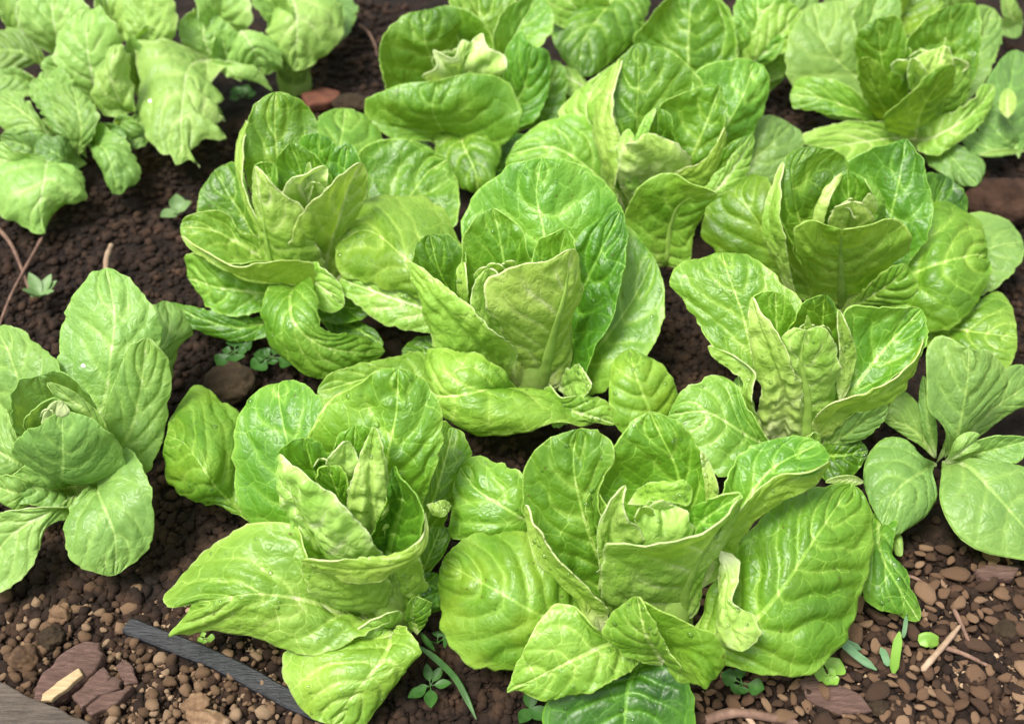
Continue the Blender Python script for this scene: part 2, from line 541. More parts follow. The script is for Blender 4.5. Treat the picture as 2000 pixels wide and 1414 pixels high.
def build_stem(plant, r=0.018, h=0.05):
    """short fleshy stump that the leaf bases sit on"""
    ang = np.linspace(0, 2 * np.pi, 17)[:-1]
    prof = [(1.0, -0.01), (1.05, 0.005), (0.95, h * .4), (0.8, h * .75), (0.45, h), (0.05, h * 1.06)]
    V = [[r * a * math.cos(t) * (1 + .08 * math.sin(3 * t)), r * a * math.sin(t), z] for a, z in prof for t in ang]
    F = [[i * 16 + k, i * 16 + (k + 1) % 16, (i + 1) * 16 + (k + 1) % 16, (i + 1) * 16 + k] for i in range(len(prof) - 1) for k in range(16)]
    link('stem', mesh_from('stem', V, F, (MAT_STEM,)), plant)


_seed = [0]


def build_plant(name, px, py, label, cat, text, mat, stem=True, group=None, defaults=None):
    g = at(px, py, 0)
    pl = thing(name, g, label, cat, group)
    leaves = []
    k0 = (defaults or {}).get('k', 0)
    for line in text.strip().splitlines():
        line = line.split('#')[0].strip()
        if not line: continue
        f = [s.strip() for s in line.split('|')]
        o = dict(defaults or {})
        for kv in (f[3].split() if len(f) > 3 else []):
            k, val = kv.split('=')
            o[k] = float(val)
        _seed[0] += 1
        leaves.append(build_leaf(pl, f[0], f[1], f[2], o, _seed[0] * 1.618, MAT_GREY if o.get('m') else mat))
    if stem: build_stem(pl)
    return pl, leaves

# ------------------------------------------------------------------ ground
def ground_h(X, Y):
    h = 0.006 * fbm(X * 9, Y * 9, 1.3, 3) + 0.0035 * fbm(X * 45, Y * 45, 4.1, 3)
    return h - 0.006


def axis(lo, hi, n, far):
    c = np.linspace(lo, hi, n)
    e = np.geomspace(0.03, far, 14)
    return np.r_[(lo - e)[::-1], c, hi + e]


gx, gy = axis(-0.85, 0.85, 380, 40), axis(-0.50, 0.80, 320, 40)
X, Y = np.meshgrid(gx, gy)
fade = np.clip((3 - np.hypot(X, Y)) / 2, 0, 1)
Z = ground_h(X, Y) * fade - 0.004 * (1 - fade)
W = len(gx)
iu, iv = np.meshgrid(np.arange(W - 1), np.arange(len(gy) - 1))
q = (iv * W + iu).ravel()
me = mesh_from('ground', np.stack([X, Y, Z], 2).reshape(-1, 3), np.stack([q, q + 1, q + W + 1, q + W], 1), (MAT_SOIL,))
tag(link('ground', me), 'dark brown garden soil of the bed', kind='structure')

# ------------------------------------------------------------------ the lettuces, leaf by leaf
# each line: midrib (base to tip) | one margin | other margin | options; a point is photo x, photo y, height in cm
PLANTS = {}
PLANTS['A'] = build_plant('lettuce', 1040, 762, 'large bright green lettuce at the centre of the bed, tall round leaf behind its heart', 'lettuce', '''
1040,740,1 1045,600,7 1062,460,12 1048,380,14 1058,310,16 | 960,640,5 905,500,10 912,400,12.5 965,345,14.5 1010,320,15.5 | 1120,640,5 1195,520,10 1217,420,12.5 1190,360,14.3 1125,320,15.6 | p=.33 b=-.12 k=1.2 w=1.2 e=.8
1060,745,1 1110,620,7 1170,500,12 1212,412,14 | 1070,640,7 1095,540,11 1140,450,13.5 | 1140,775,3 1155,700,6 1200,600,9.5 1224,500,12 1222,440,13.5 | p=.16 k=1.8 w=1.4 b=-.1
1070,760,1 1160,690,4.5 1230,590,7 1275,500,9 | 1110,660,4 1160,540,7.5 1215,440,9.5 | 1150,775,2 1220,735,4.5 1275,674,6 1297,600,7.5 1295,545,8.5 | p=.36 k=.5 s=.8 b=.08 w=.6 e=.4
1055,765,1 1072,690,6 1095,600,11 1118,487,15.5 | 1005,757,2 1000,700,5 975,640,9 948,590,12 955,545,14 1000,526,15 1060,515,15.5 | 1095,755,2 1112,690,5 1115,620,8 1127,560,11 1124,510,13.5 | p=.60 y=.15 k=1.6 r=.50 q=.9 b=.12
1030,740,2 950,600,10 955,525,14 | 925,640,9 922,590,11 935,545,13 | 990,640,8 985,580,12 975,540,13.5 | p=.68 k=1.4 b=.35
1010,720,2 985,540,10.5 975,470,13 963,407,15 | 930,620,6 905,540,10 903,480,12.5 930,425,14.5 | 1040,600,7 1038,520,12 1018,460,14 990,428,14.7 | p=.28 k=1.8 w=1.3 b=-.2
1060,720,2 1080,560,10 1105,447,14.5 | 1045,600,8 1042,520,12.5 1050,478,13.5 1080,455,14.5 | 1105,600,8 1120,520,12 1124,475,13.8 | p=.30 k=1.2 b=-.1
990,730,2 905,620,6 855,520,10.5 840,458,12.5 | 870,640,6 812,540,10 808,500,11.5 818,470,12.3 | 930,640,7 905,560,10.5 908,500,12 880,462,12.6 | p=.12 k=1.4 w=1.3 b=-.15
930,640,6 905,570,10.5 904,512,12.6 | 905,600,8 893,560,10.8 892,525,12.2 | 922,610,8 914,565,11.3 910,525,12.6 | p=.60 k=.6
1000,740,2 920,660,8 850,590,11 800,512,13 | 930,735,3 850,690,6 830,610,9 803,550,11.5 | 1006,700,6 975,650,9.5 915,592,11.5 850,545,12.5 | p=.56 y=.2 k=1.5 b=.2
1000,740,1.5 900,600,6 800,512,9.5 715,450,9 662,475,7.5 | 960,600,6 898,470,9 840,390,10 760,382,9.5 697,412,9 | 930,650,5 830,590,7 740,560,7 665,537,6.5 655,505,7 | p=.38 y=.1 k=.6 s=.5 b=.08 c=.45 w=1.5
960,720,2 860,620,5.5 760,580,6.5 664,545,5.8 | 880,590,6 800,550,7.5 720,535,7 | 890,660,4 830,650,4.5 745,632,5 700,598,5.3 668,565,5.5 | p=.50 k=1.2 b=.1
1045,790,2.5 985,765,5 910,772,6.5 850,772,5.5 829,740,4.5 | 1000,745,5.5 985,722,7 935,693,7.5 880,683,7 836,690,5.5 | 1180,805,4 1160,826,3.5 1080,830,4.5 975,853,4 905,840,3.5 858,800,3.5 | p=.42 k=1.4 b=.16 w=1.1 c=.35
1050,780,3 1110,800,4.5 1202,828,3.5 | 1070,753,5.5 1105,778,5.6 1150,770,5.4 1192,787,4.6 | 1080,830,4 1140,824,3.8 | p=.45 k=.9
960,740,1 850,690,3 785,685,3 | 900,660,3.5 848,648,3.5 805,660,3.3 | 880,740,2 830,742,2 797,720,2.2 | p=.16 k=1
900,760,2 780,735,3 620,765,3.5 | 830,690,3 745,703,4 670,718,4.2 632,740,4 | 820,800,2 720,810,3 640,800,3 | p=.42 y=.15 k=.6 s=.6 b=.15
1090,760,2 1130,745,5 1155,753,6.5 | 1110,720,5 1140,715,6.5 | 1110,780,3 1140,775,5 | p=.62 k=2
''', MAT_LEAF)

PLANTS['B'] = build_plant('lettuce', 600, 590, 'bright lettuce with tall oval back leaf and a twisted drooping front leaf', 'lettuce', '''
590,560,1 560,420,7 542,310,12 537,240,14 540,180,16 | 520,430,7 485,360,10 475,290,13 485,235,14.5 505,198,15.5 | 620,440,7 625,340,10.5 625,270,13 608,218,14.5 580,192,15.5 | p=.26 b=-.2 k=1.2 w=1.2 e=.6
560,560,2 500,420,9 468,330,11.5 470,265,13 480,235,14 | 480,400,9 464,340,10.8 459,290,12 465,260,12.8 | 507,420,10 482,350,12 476,300,13.3 478,260,14 | p=.58 k=.8
545,560,2 520,470,8 510,400,11.5 497,325,14.5 | 512,540,3 503,450,8.5 496,400,11 492,350,13.5 | 640,540,4 620,470,8 595,410,11.5 548,382,13 520,352,14.2 | p=.58 y=.1 k=1.5 r=.28 b=.15
550,440,8 535,370,12 515,318,14.3 | 510,400,10.5 495,345,13.5 500,323,14.2 | 550,400,10 542,360,12.5 536,322,13.8 | p=.38 k=1
600,540,3 590,380,11 585,330,13 567,281,15 | 555,420,9 542,360,12 545,310,14 | 650,430,9 652,350,12.5 635,318,13.8 605,294,14.6 | p=.20 b=-.25 k=1 w=1.2
610,520,3 620,340,11 625,262,14 | 590,380,9 575,300,12.5 590,267,13.8 | 655,380,9 660,310,12 652,280,13.3 | p=.26 b=-.1
620,540,2 665,380,11 680,281,14.5 | 640,420,9 640,340,12.5 648,295,14 | 700,420,8 708,350,12.5 702,300,14 | p=.18 b=-.3 k=1
630,580,2 640,500,6 670,410,11 706,318,15 | 565,540,4 563,480,8 580,440,10.5 620,400,13 665,358,14.5 | 690,540,3 690,450,8 712,400,11 718,350,13.5 | p=.52 y=.2 k=1.2 b=.2 w=1.2
600,520,3 592,420,9.3 590,355,13.5 638,326,14.6 | 562,420,8 550,378,12.5 565,350,14.2 600,337,14.7 | 630,430,7 626,392,10.5 640,352,13.5 | p=.84 k=1 b=.25 w=.5
600,400,11 600,350,13.8 603,317,15.2 | 592,370,13 596,335,14.5 | 610,370,13 608,335,14.5 | p=.75 k=.6
570,580,1 490,450,6 440,370,8.5 420,332,9.5 | 480,560,3 420,470,5 383,412,7.5 393,370,8.5 | 540,460,6 485,400,9 468,330,10 445,318,10 | p=.22 k=.8 b=.1
590,560,2 500,490,6 420,450,8 352,445,8.5 | 600,515,6 520,510,8.5 460,517,8.5 400,500,8.5 362,475,8.4 | 530,470,6 470,455,7.5 440,418,9 395,414,9.2 362,425,9 | p=.42 k=1.7 b=-.15 w=1.2
590,580,1.5 490,570,4 420,560,4.5 368,545,3.5 | 560,530,5 480,520,6.5 400,500,6.8 360,500,5.5 | 560,610,2 505,612,3 450,617,3 410,600,2.8 385,572,3 | p=.38 k=2 b=-.12
600,580,3 560,555,6 470,535,8 353,462,9 | 610,512,8 555,504,9.2 510,509,9.5 460,516,9.5 405,501,9.3 | 640,575,4 560,565,6 480,545,7.5 415,513,8.4 | p=.46 y=.35 k=.6 b=.05 n=1
590,540,3 630,560,6 671,598,5 | 610,512,7 640,525,7.5 664,555,6.5 | 600,590,4 625,605,4.5 650,608,4.6 | p=.48 y=.1
600,560,3 570,580,7 575,630,7.5 620,672,6 690,688,4.5 752,686,3 | 545,542,6 515,580,6.8 511,625,6 526,678,4.5 565,714,3.5 630,737,2.8 700,718,2.6 | 610,548,7 622,600,7.5 628,640,7 665,652,6 710,650,4.5 | p=.36 y=.12 k=.8 b=.25 w=1.6 K=11
600,590,1.5 670,600,3 722,608,3.5 | 630,580,3 680,585,3.8 705,592,3.8 | 630,625,2 680,632,2.8 710,624,3 | p=.22
620,620,1 690,640,2 748,674,2 | 680,620,2 725,640,2.3 | 660,665,1.5 720,695,1.5 | p=.12
600,540,1 640,380,7 665,280,10 675,212,9.5 | 620,420,7 612,300,10 620,235,10 645,213,9.8 | 680,420,5 740,330,8 748,270,8.5 710,225,9 | p=.40 y=.15 k=.7 s=.6 b=.15
610,570,1.5 700,470,5 795,388,7 840,330,8 874,312,8.2 | 650,440,6 690,330,9.5 718,282,10 784,272,9.8 840,288,9 | 720,560,2 800,500,4.5 892,445,6 897,400,7 893,350,7.8 | p=.30 k=2 w=1.8 b=-.14
580,600,1 480,640,2 400,625,2.5 332,592,2.5 | 520,620,2 450,615,3 390,603,3 | 530,652,1.2 460,668,1.2 395,647,1.6 | p=.26 k=.6 y=.1
''', MAT_LEAF)

PLANTS['C'] = build_plant('lettuce', 765, 1215, 'bright lettuce beside the black strip, heart of pale blistered leaves, notched leaf spread over soil', 'lettuce', '''
750,1180,2 745,1000,9 757,890,13 775,800,15 778,720,17 | 660,1010,7 600,900,11 612,830,13.5 655,773,15 702,749,16 740,724,16.8 | 815,1020,8 835,950,10.5 858,880,13 865,820,14.5 845,765,15.8 812,730,16.7 | p=.28 b=-.15 k=1.9 w=1.5
720,1180,1.5 620,1020,6 570,880,9.5 550,800,11 545,748,11 | 600,1120,3 487,1018,5 462,920,7.5 466,840,9.5 490,778,10.5 | 690,1050,6 650,930,9.5 640,800,11.5 600,758,11.5 | p=.33 k=.8 s=.5 b=.12 w=1.1
560,1050,2 450,980,5 404,925,8 362,868,8 325,850,6 | 440,997,4.5 380,985,4 325,942,4 314,885,5 | 480,900,6 475,815,6.5 432,776,6 385,751,5 348,788,5.5 | p=.32 y=.35 k=.3 s=.6 b=.08 c=.5 w=1.8 K=9
740,1225,2 610,1175,6 500,1160,7.5 430,1168,7 374,1180,5.5 | 640,1150,6 592,1090,9 572,1030,9.5 500,1020,9 430,1045,7.5 360,1105,5.5 315,1160,4.5 330,1185,5 | 770,1190,4 690,1235,5 650,1267,4.5 600,1278,4 500,1254,4 430,1229,4 350,1243,3.5 327,1246,3.5 345,1215,4.5 | p=.44 k=2 b=.06 w=1.4 t=1
660,1140,2 610,1040,9 575,960,12.5 546,886,15 | 600,1110,3 580,1060,7 557,990,10.5 546,930,13 | 770,1120,4 735,1070,9 690,1010,12 640,958,14 595,922,14.8 | p=.62 k=4.4 w=.3 r=.30 b=.2
690,1100,3 620,940,11.5 595,855,15 | 570,960,10 548,890,13.5 555,865,14.5 | 665,1000,9 640,900,13 625,868,14.5 | p=.18 k=1.2 b=-.2
720,1130,3 725,1000,10 722,920,13 731,833,16 | 690,1060,6 678,990,10 688,930,12.8 710,870,14.8 | 755,1060,6 762,980,10.5 758,915,13 748,868,14.8 | p=.66 k=4 w=.3 b=.25
710,1120,3 690,930,11 695,830,15 | 660,980,9 646,890,13 660,848,14.5 | 730,980,9 735,880,13 725,832,15 | p=.36 y=.2 b=-.1
690,1060,5 672,920,12.5 676,862,15 | 655,950,11 636,900,13.5 655,880,14.5 | 700,960,11 702,900,13.5 690,870,14.5 | p=.72 k=1.5
690,1060,5 660,960,11 640,910,13.5 | 630,960,11 615,930,12.8 620,910,13.4 | 685,980,10.5 682,940,12.5 665,910,13.5 | p=.30 k=1 b=-.2
740,1160,3 765,1040,8 785,970,11 768,910,13 | 720,1090,7 735,1040,9 755,960,12 | 800,1110,8 832,1030,12 828,980,13 795,935,13.5 | p=.16 k=1.4 b=-.15
832,1000,13.2 815,1080,11.8 720,1115,11 588,1096,10.5 | 824,1050,12.5 770,1080,12 690,1092,11.8 620,1092,11.2 | 834,1050,12 800,1105,10.3 720,1139,9.5 650,1130,9.5 | p=.55 y=.25 k=.7 b=.12 n=1
760,1200,3 690,1160,7 592,1100,10 | 700,1190,4 640,1172,6 606,1158,7.5 | 760,1130,8 700,1125,9.5 640,1115,10 | p=.50 y=.2 k=.6 n=1
790,1215,1 775,1160,5 760,1090,10 | 660,1205,2 650,1150,6 690,1110,9.5 | 830,1200,2 832,1130,7 815,1085,10.5 | p=.45 k=2.4 r=.55 q=1.0
770,1225,2.5 758,1270,4 715,1325,4 650,1414,1.5 | 690,1250,3 600,1262,3.5 550,1275,3 552,1330,2.5 572,1370,1.8 605,1402,1.3 | 805,1233,5 819,1270,4.8 785,1335,3 745,1385,1.8 705,1420,1 | p=.44 y=.4 k=.9 w=1.1
760,1230,2 735,1225,4 692,1240,4 | 782,1200,4 768,1192,5 730,1208,5 | 778,1245,3 740,1252,3 | p=.46
800,1200,2 815,1160,5 855,1120,5 | 795,1180,3 797,1150,5 820,1130,6 | 840,1200,3 870,1180,4 | p=.16
815,1240,2 805,1200,4 812,1165,5.5 | 795,1220,3 796,1180,5 | 835,1210,4 840,1180,5 | p=.30 y=.15
800,1160,3 835,1090,5 860,1030,6 | 815,1110,5 822,1060,6 840,1030,6.3 | 845,1110,4.5 880,1060,5.5 878,1030,6 | p=.26 k=1.4
800,1120,2 855,960,7 885,835,9 | 830,980,7 850,880,9 865,823,9.5 | 880,1010,5 905,940,7 920,880,8.3 905,845,9 | p=.28
832,985,9 855,1000,9.5 881,985,8.5 | 850,978,9.5 870,976,9 | 845,1006,9 866,1008,9 | p=.62 y=.15
''', MAT_LEAF)

PLANTS['D'] = build_plant('lettuce', 1300, 1225, 'biggest lettuce, nearest the front edge, broad glossy outer leaves on both sides', 'lettuce', '''
1230,1210,2 1165,1080,8 1135,990,11 1120,900,14 1128,838,15.5 | 1180,1200,4 1090,1134,7 1040,1055,9.5 1020,970,12 1026,908,13.5 1060,866,14.8 | 1215,1080,8 1175,990,11.5 1180,930,13 1196,870,15 1165,842,15.5 | p=.28 k=1.9 w=1.5 b=-.15
1185,1225,4 1130,1160,7 1060,1080,9.5 1025,985,12.5 | 1147,1250,4 1135,1190,5.5 1070,1115,8 1030,1040,10.5 | 1187,1190,6 1140,1140,8.5 1085,1080,10.5 1045,1030,11.8 | p=.58 y=.15 k=1 e=1.6
1300,1150,3 1330,1000,10.5 1322,920,13 1290,850,15.5 1270,805,16.5 | 1220,1050,8 1160,970,11.5 1168,920,13 1200,868,14.8 1235,822,16 | 1370,1050,9 1385,980,11.5 1377,915,13.5 1362,865,15 1320,820,16.2 | p=.24 k=2 w=1.5 b=-.2
1380,1000,11 1385,950,13 1370,880,14.8 | 1376,950,13 1372,915,14 | 1402,965,12.5 1394,920,13.6 | p=.66 k=1.4
1250,1150,3 1190,1060,8.5 1160,955,12.3 | 1170,1090,8 1148,1010,10.8 1150,970,12 | 1225,1080,8 1190,1000,11.8 | p=.30 k=1.6
1240,1180,2 1200,1100,8 1190,1030,11.5 1222,947,15 | 1180,1180,4 1168,1100,8.5 1170,1040,11.5 1188,990,13.5 | 1290,1120,6 1262,1048,11.5 1225,1015,13.5 1212,985,14.4 | p=.64 k=2 b=.15
1330,1220,2 1345,1140,7 1385,1070,11 1450,973,15 | 1240,1210,3 1175,1160,6 1180,1090,10 1188,1060,12 1260,1054,13.5 1340,1045,14.5 1410,1012,15 | 1360,1200,3 1378,1120,7.5 1427,1050,11 1447,1000,13.5 | p=.54 y=.12 k=1.6 r=.38 b=.12
1320,1100,8 1370,1020,12 1448,966,14.6 | 1340,1010,12 1370,985,13.5 1420,966,14.5 | 1380,1060,11 1420,1015,13.5 | p=.36 k=1
1225,985,12 1270,965,13.5 1320,958,14.5 1352,955,14.2 | 1250,950,13.6 1290,940,14.6 1335,938,15 | 1260,985,12.8 1300,978,13.5 1342,974,13.5 | p=.55 y=.2 k=.7
1290,1120,5 1295,1040,11.5 1290,985,13 | 1250,1060,9 1240,1015,12 1258,990,13 | 1345,1060,9 1347,1010,12.5 1325,985,13 | p=.60 k=1.6 b=.3
1370,1150,3 1430,1030,9 1500,920,12.5 1600,862,13 | 1390,1030,8.5 1420,940,12 1460,875,13 1530,852,13.3 | 1410,1120,5 1450,1020,10 1520,950,12.5 1600,920,13 1620,890,13 | p=.32 k=1 b=-.1
1400,1100,5 1425,1050,9.5 1500,960,12.5 1622,902,13.3 | 1402,1070,8 1440,1000,12.5 1500,940,13.5 1580,925,13.7 | 1420,1100,6 1465,1030,10 1540,970,11.5 1600,945,12 | p=.48 y=.3 k=.5 n=1
1400,1070,9.5 1420,1120,9 1415,1190,8 1450,1272,6 | 1403,1120,8 1395,1180,7 1390,1230,6 1415,1266,5.5 | 1430,1090,9 1438,1135,8.8 1430,1180,8.5 1470,1200,7.5 1484,1240,6.8 | p=.70 k=1.8 e=2
1340,1250,2 1450,1230,5 1520,1160,7.5 1590,1055,9 1665,946,9 | 1400,1130,5 1440,1060,7.5 1520,985,9 1610,950,9.5 | 1400,1290,2.5 1480,1310,3 1550,1323,3 1610,1300,3.5 1660,1235,4.5 1700,1130,6 1713,1050,7.5 1703,985,8.5 | p=.27 y=.15 k=.4 s=.5 b=.03 c=.6 w=2.6 K=9
1200,1240,2 1110,1220,5 1050,1200,7 980,1160,8 925,1130,7.5 864,1095,6 | 1130,1130,6 1090,1070,8 1030,1031,8.5 970,1030,8 905,1053,7 | 1120,1290,3 1060,1312,3.5 1000,1309,3 925,1295,3 875,1253,3.5 856,1190,4.5 856,1135,5.3 | p=.33 y=.5 k=.4 s=.6 b=.03 c=.6 w=2.6 K=8
1200,1200,2 1090,1060,5 1000,1000,8 930,955,8.5 900,912,8 | 1080,1110,4 960,1060,6.5 885,1048,6 885,980,7 | 1080,980,7 1025,935,9 975,902,9.5 930,892,9 | p=.34 y=.12 k=.8 b=.08 c=.5 w=1.4
1260,1270,3 1200,1255,6 1130,1285,6.5 1060,1320,5.5 990,1352,4 | 1190,1240,6.5 1150,1218,8 1110,1180,8.5 1070,1190,8 1040,1240,7 1010,1305,5 | 1258,1280,4.5 1235,1310,5 1180,1340,5 1115,1364,4.5 1060,1370,4 1015,1350,3.8 | p=.42 k=1 b=.08 w=1.3
1300,1300,4 1262,1240,8.5 1244,1165,10.9 | 1240,1292,6 1180,1246,8 1198,1203,9.6 | 1330,1320,5.5 1303,1262,8.3 1270,1205,10.2 | p=.34 k=.8
1280,1310,2.5 1312,1262,6 1365,1276,7.2 1404,1316,5.6 | 1246,1170,10.4 1288,1188,10.2 1340,1215,9.4 1400,1245,8.3 1419,1287,6.6 | 1300,1340,3 1345,1338,4 1362,1338,4.4 1378,1346,4.7 | p=.36 y=.2 k=.6 n=1
1260,1270,3 1230,1330,3.5 1221,1400,2.5 1221,1480,1 | 1180,1300,4 1090,1350,3.5 1062,1390,2.5 1080,1450,1.5 | 1290,1270,5 1330,1310,4.5 1353,1360,3.5 1362,1410,2.5 1330,1460,1.5 | p=.12 k=.7 s=.6 w=1.1
1290,860,3 1265,790,6 1240,720,8 1230,681,7.5 | 1215,850,4 1192,790,6 1187,730,7 1200,695,7.3 | 1330,800,4 1328,755,6 1297,710,7 1265,688,7.4 | p=.35 y=.4 k=.4 s=.6 b=.12 c=.45 w=1.6
1720,980,1.5 1720,1080,3.5 1750,1140,3 1795,1212,1 | 1690,1040,3 1690,1120,3 1690,1172,2.2 1740,1197,1.5 | 1750,1000,3 1745,1075,3.3 1765,1120,2.8 1795,1185,1.6 | p=.30 k=.9
''', MAT_LEAF)

PLANTS['E'] = build_plant('lettuce', 1560, 875, 'lettuce whose three narrow pale heart leaves stand apart, beside the round-leaved weed', 'lettuce', '''
1540,850,2 1480,720,7 1445,600,10.5 1420,530,12 1410,494,12 | 1470,740,6.5 1400,690,8 1370,640,8.5 1335,590,9.5 1308,548,10.5 1335,515,11.2 | 1530,720,8 1570,600,11.5 1520,545,12 1460,502,12.3 | p=.36 k=1.7 w=1.4 b=-.08
1480,850,4 1455,770,7 1465,722,8.5 1382,676,8.7 | 1468,850,4 1443,790,6.5 1448,745,7.5 1400,705,8 | 1487,830,4.5 1465,780,7.5 1475,730,9 1430,695,9 | p=.56 k=.8 e=1.4
1530,870,2 1530,770,8 1500,680,11.5 1468,580,14.5 | 1480,850,3 1484,770,7.5 1465,690,10.5 1463,620,13 | 1562,860,3 1568,790,7.5 1545,715,11 1520,655,13 1490,613,14 | p=.66 k=2.4 b=.15 w=.5
1540,840,3 1520,660,10.5 1515,571,14 | 1490,680,9 1475,610,13 1473,580,14 | 1560,700,8 1562,630,12 1545,590,13.4 | p=.26 k=1 b=-.15
1570,880,2 1578,790,7 1565,700,11.5 1575,645,14 | 1545,860,3 1550,780,7 1530,690,11.5 1528,660,13 1548,645,13.8 | 1612,850,3 1630,770,7.5 1640,710,11 1625,660,13.5 1605,644,14.2 | p=.60 k=1.6 r=.36 q=.95 b=.2 w=.5
1580,700,9 1580,650,12.8 1577,616,14.6 | 1570,660,12 1572,635,13.6 | 1592,660,12 1586,635,13.6 | p=.70 k=.5
1590,850,3 1605,680,10.5 1610,577,15 | 1540,700,10 1545,640,13 1575,597,14.5 | 1645,720,9 1652,650,12.5 1635,600,14.3 | p=.12 k=1.2 w=1.3 b=-.25
1640,790,7 1652,700,10.5 1638,605,14.2 | 1635,760,8 1640,680,11.5 1637,630,13.4 | 1655,760,8 1668,690,10.5 1660,650,12.6 | p=.62 k=1
1590,870,2 1660,770,7 1730,680,9.5 1800,604,11 | 1620,770,7 1640,660,11 1650,605,12.3 1720,594,12.3 1765,600,11.8 | 1640,830,5 1720,757,8.5 1790,700,10 1810,650,10.8 | p=.30 k=2 w=1.4 b=-.18
1590,860,3 1640,800,7 1720,770,8.8 1806,662,10.9 | 1585,830,5 1620,790,8.5 1720,755,9.8 1780,705,10.8 | 1620,850,4 1660,810,6 1720,790,7.2 1775,740,8.6 | p=.50 y=.25 k=.7 n=1
1600,880,2 1660,840,4.5 1735,785,6 | 1640,810,5.5 1700,785,7 | 1640,870,3 1690,845,4 1725,815,5 | p=.34 m=1
1550,900,2 1460,850,5.5 1380,805,7 1305,812,6 | 1490,850,5.5 1460,800,7 1420,731,8 1370,743,7.8 1325,775,7 | 1520,890,4 1460,905,5 1410,930,4.5 1340,900,4.5 1300,850,5 | p=.42 k=1 b=.06 c=.5 w=1.2
1480,860,4 1450,790,6 1442,735,6.5 | 1455,800,5 1430,750,6.2 | 1475,800,6 1462,750,6.6 | p=.34 y=.1
1580,890,1 1640,890,2.5 1695,880,3 | 1620,860,3 1660,850,3.5 | 1620,940,1.5 1665,925,2 | p=.12
1575,905,1.5 1588,870,3 1590,845,4.5 | 1570,880,2.5 1575,855,4 | 1605,880,2.5 1603,850,4 | p=.56 k=2.5
''', MAT_LEAF)

PLANTS['F'] = build_plant('lettuce', 1650, 605, 'full lettuce whose cupped front leaf is split by a pale rib', 'lettuce', '''
1640,600,1.5 1580,470,8 1555,400,11 1550,340,13 1580,286,14.5 | 1560,500,7.5 1522,430,10.5 1520,370,12.3 1530,318,13.5 1552,293,14.3 | 1640,470,8 1640,400,10.5 1657,340,12.5 1648,307,13.5 1615,290,14.4 | p=.20 k=1.4 w=1.5 b=-.2
1560,590,3 1520,500,8 1505,430,10.5 1528,316,13.8 | 1525,545,5 1500,495,7.5 1487,450,9.5 1497,395,11.3 1510,355,12.7 | 1547,550,5.5 1532,480,9.5 1525,420,11.8 1527,360,13.2 | p=.56 k=1
1660,600,1.5 1720,480,8 1750,380,11.5 1770,272,14.5 | 1660,450,8 1640,370,11 1650,322,12.8 1700,293,14 1740,280,14.4 | 1720,590,4 1775,515,7.5 1815,455,10 1821,405,11.3 1810,350,12.8 1800,310,13.8 1787,290,14.3 | p=.22 k=2.4 w=1.2 b=-.2
1660,580,3 1660,440,9.5 1655,337,13.8 | 1600,460,9 1608,400,11.5 1620,360,13 | 1725,470,8 1728,410,11 1705,365,13 1685,345,13.6 | p=.22 k=1.2 b=-.3
1600,460,9.5 1605,410,11.8 1645,338,14.2 | 1588,430,10.8 1605,375,12.8 1622,355,13.5 | 1610,430,11 1622,385,12.8 1640,355,13.6 | p=.66 k=.6
1725,450,9 1718,400,12 1690,348,13.9 | 1712,420,11 1705,380,12.8 | 1735,420,10.5 1722,380,12.6 | p=.45 k=.6 n=1
1660,560,2 1655,465,8.6 1665,394,13.3 | 1628,475,7.5 1618,432,11.2 1635,402,13 | 1705,475,7.5 1710,430,11 1690,398,13 | p=.64 y=.15 k=1.8 b=.3
1692,430,10.6 1700,402,13 1697,379,14.2 | 1682,412,12.2 1686,393,13.4 | 1714,412,12.4 1711,390,13.5 | p=.74 k=1
1645,600,1.5 1643,530,7 1643,470,11 1645,449,12.5 | 1590,590,2.5 1572,530,7 1555,475,10.5 1553,440,12.5 1575,430,13.2 1610,437,13 | 1700,580,2.5 1745,525,6.5 1777,490,9 1778,460,10.8 1762,435,12 1735,427,12.8 1690,440,12.8 | p=.42 y=.22 k=1 r=.36 q=.95 b=.12 w=1.4 t=1
1650,605,2 1700,580,4.5 1755,540,7 1770,517,8 | 1690,560,5.5 1730,530,7.5 1750,518,8 | 1720,600,3.5 1775,592,4.5 1788,560,6 1783,535,7 | p=.38 k=.6 w=1.3
1670,600,1.5 1760,550,5 1830,520,7 1900,500,6.8 1928,500,6 | 1760,480,6 1810,400,7.5 1855,390,7.5 1892,415,7 1917,450,6.5 | 1740,620,3 1790,640,3.5 1830,650,3.5 1870,636,4 1905,597,4.8 1925,550,5.5 | p=.30 y=.12 k=1 s=.4 b=.18 w=2
1720,560,1 1810,430,4.5 1850,345,6.5 | 1780,400,6 1805,345,7.5 1830,338,7.2 | 1850,450,4 1893,400,5 1880,370,6 | p=.05 k=.6
1760,580,1 1860,520,3 1950,480,4.5 1999,475,4.5 | 1850,450,3.5 1905,417,4.5 1950,421,4.8 1985,442,4.7 | 1880,580,2 1945,565,3 1985,525,4 | p=.36 k=.8 m=1
1740,620,1 1850,640,2.5 1930,650,3.5 1987,660,3.5 | 1830,600,2.5 1900,585,3.5 1950,570,4 1978,600,3.8 | 1830,690,1.5 1900,720,2 1965,720,2.5 1982,690,3 | p=.36 k=1
1620,600,1 1530,500,5 1480,430,7.5 1450,385,8.5 1465,343,9 | 1500,560,2.5 1410,505,4 1370,450,5.5 1385,405,7 1425,368,8.3 | 1570,500,6 1520,420,8.5 1505,362,9.5 1487,345,9.4 | p=.26 y=.3 k=.6 s=.6 b=.12
''', MAT_LEAF)

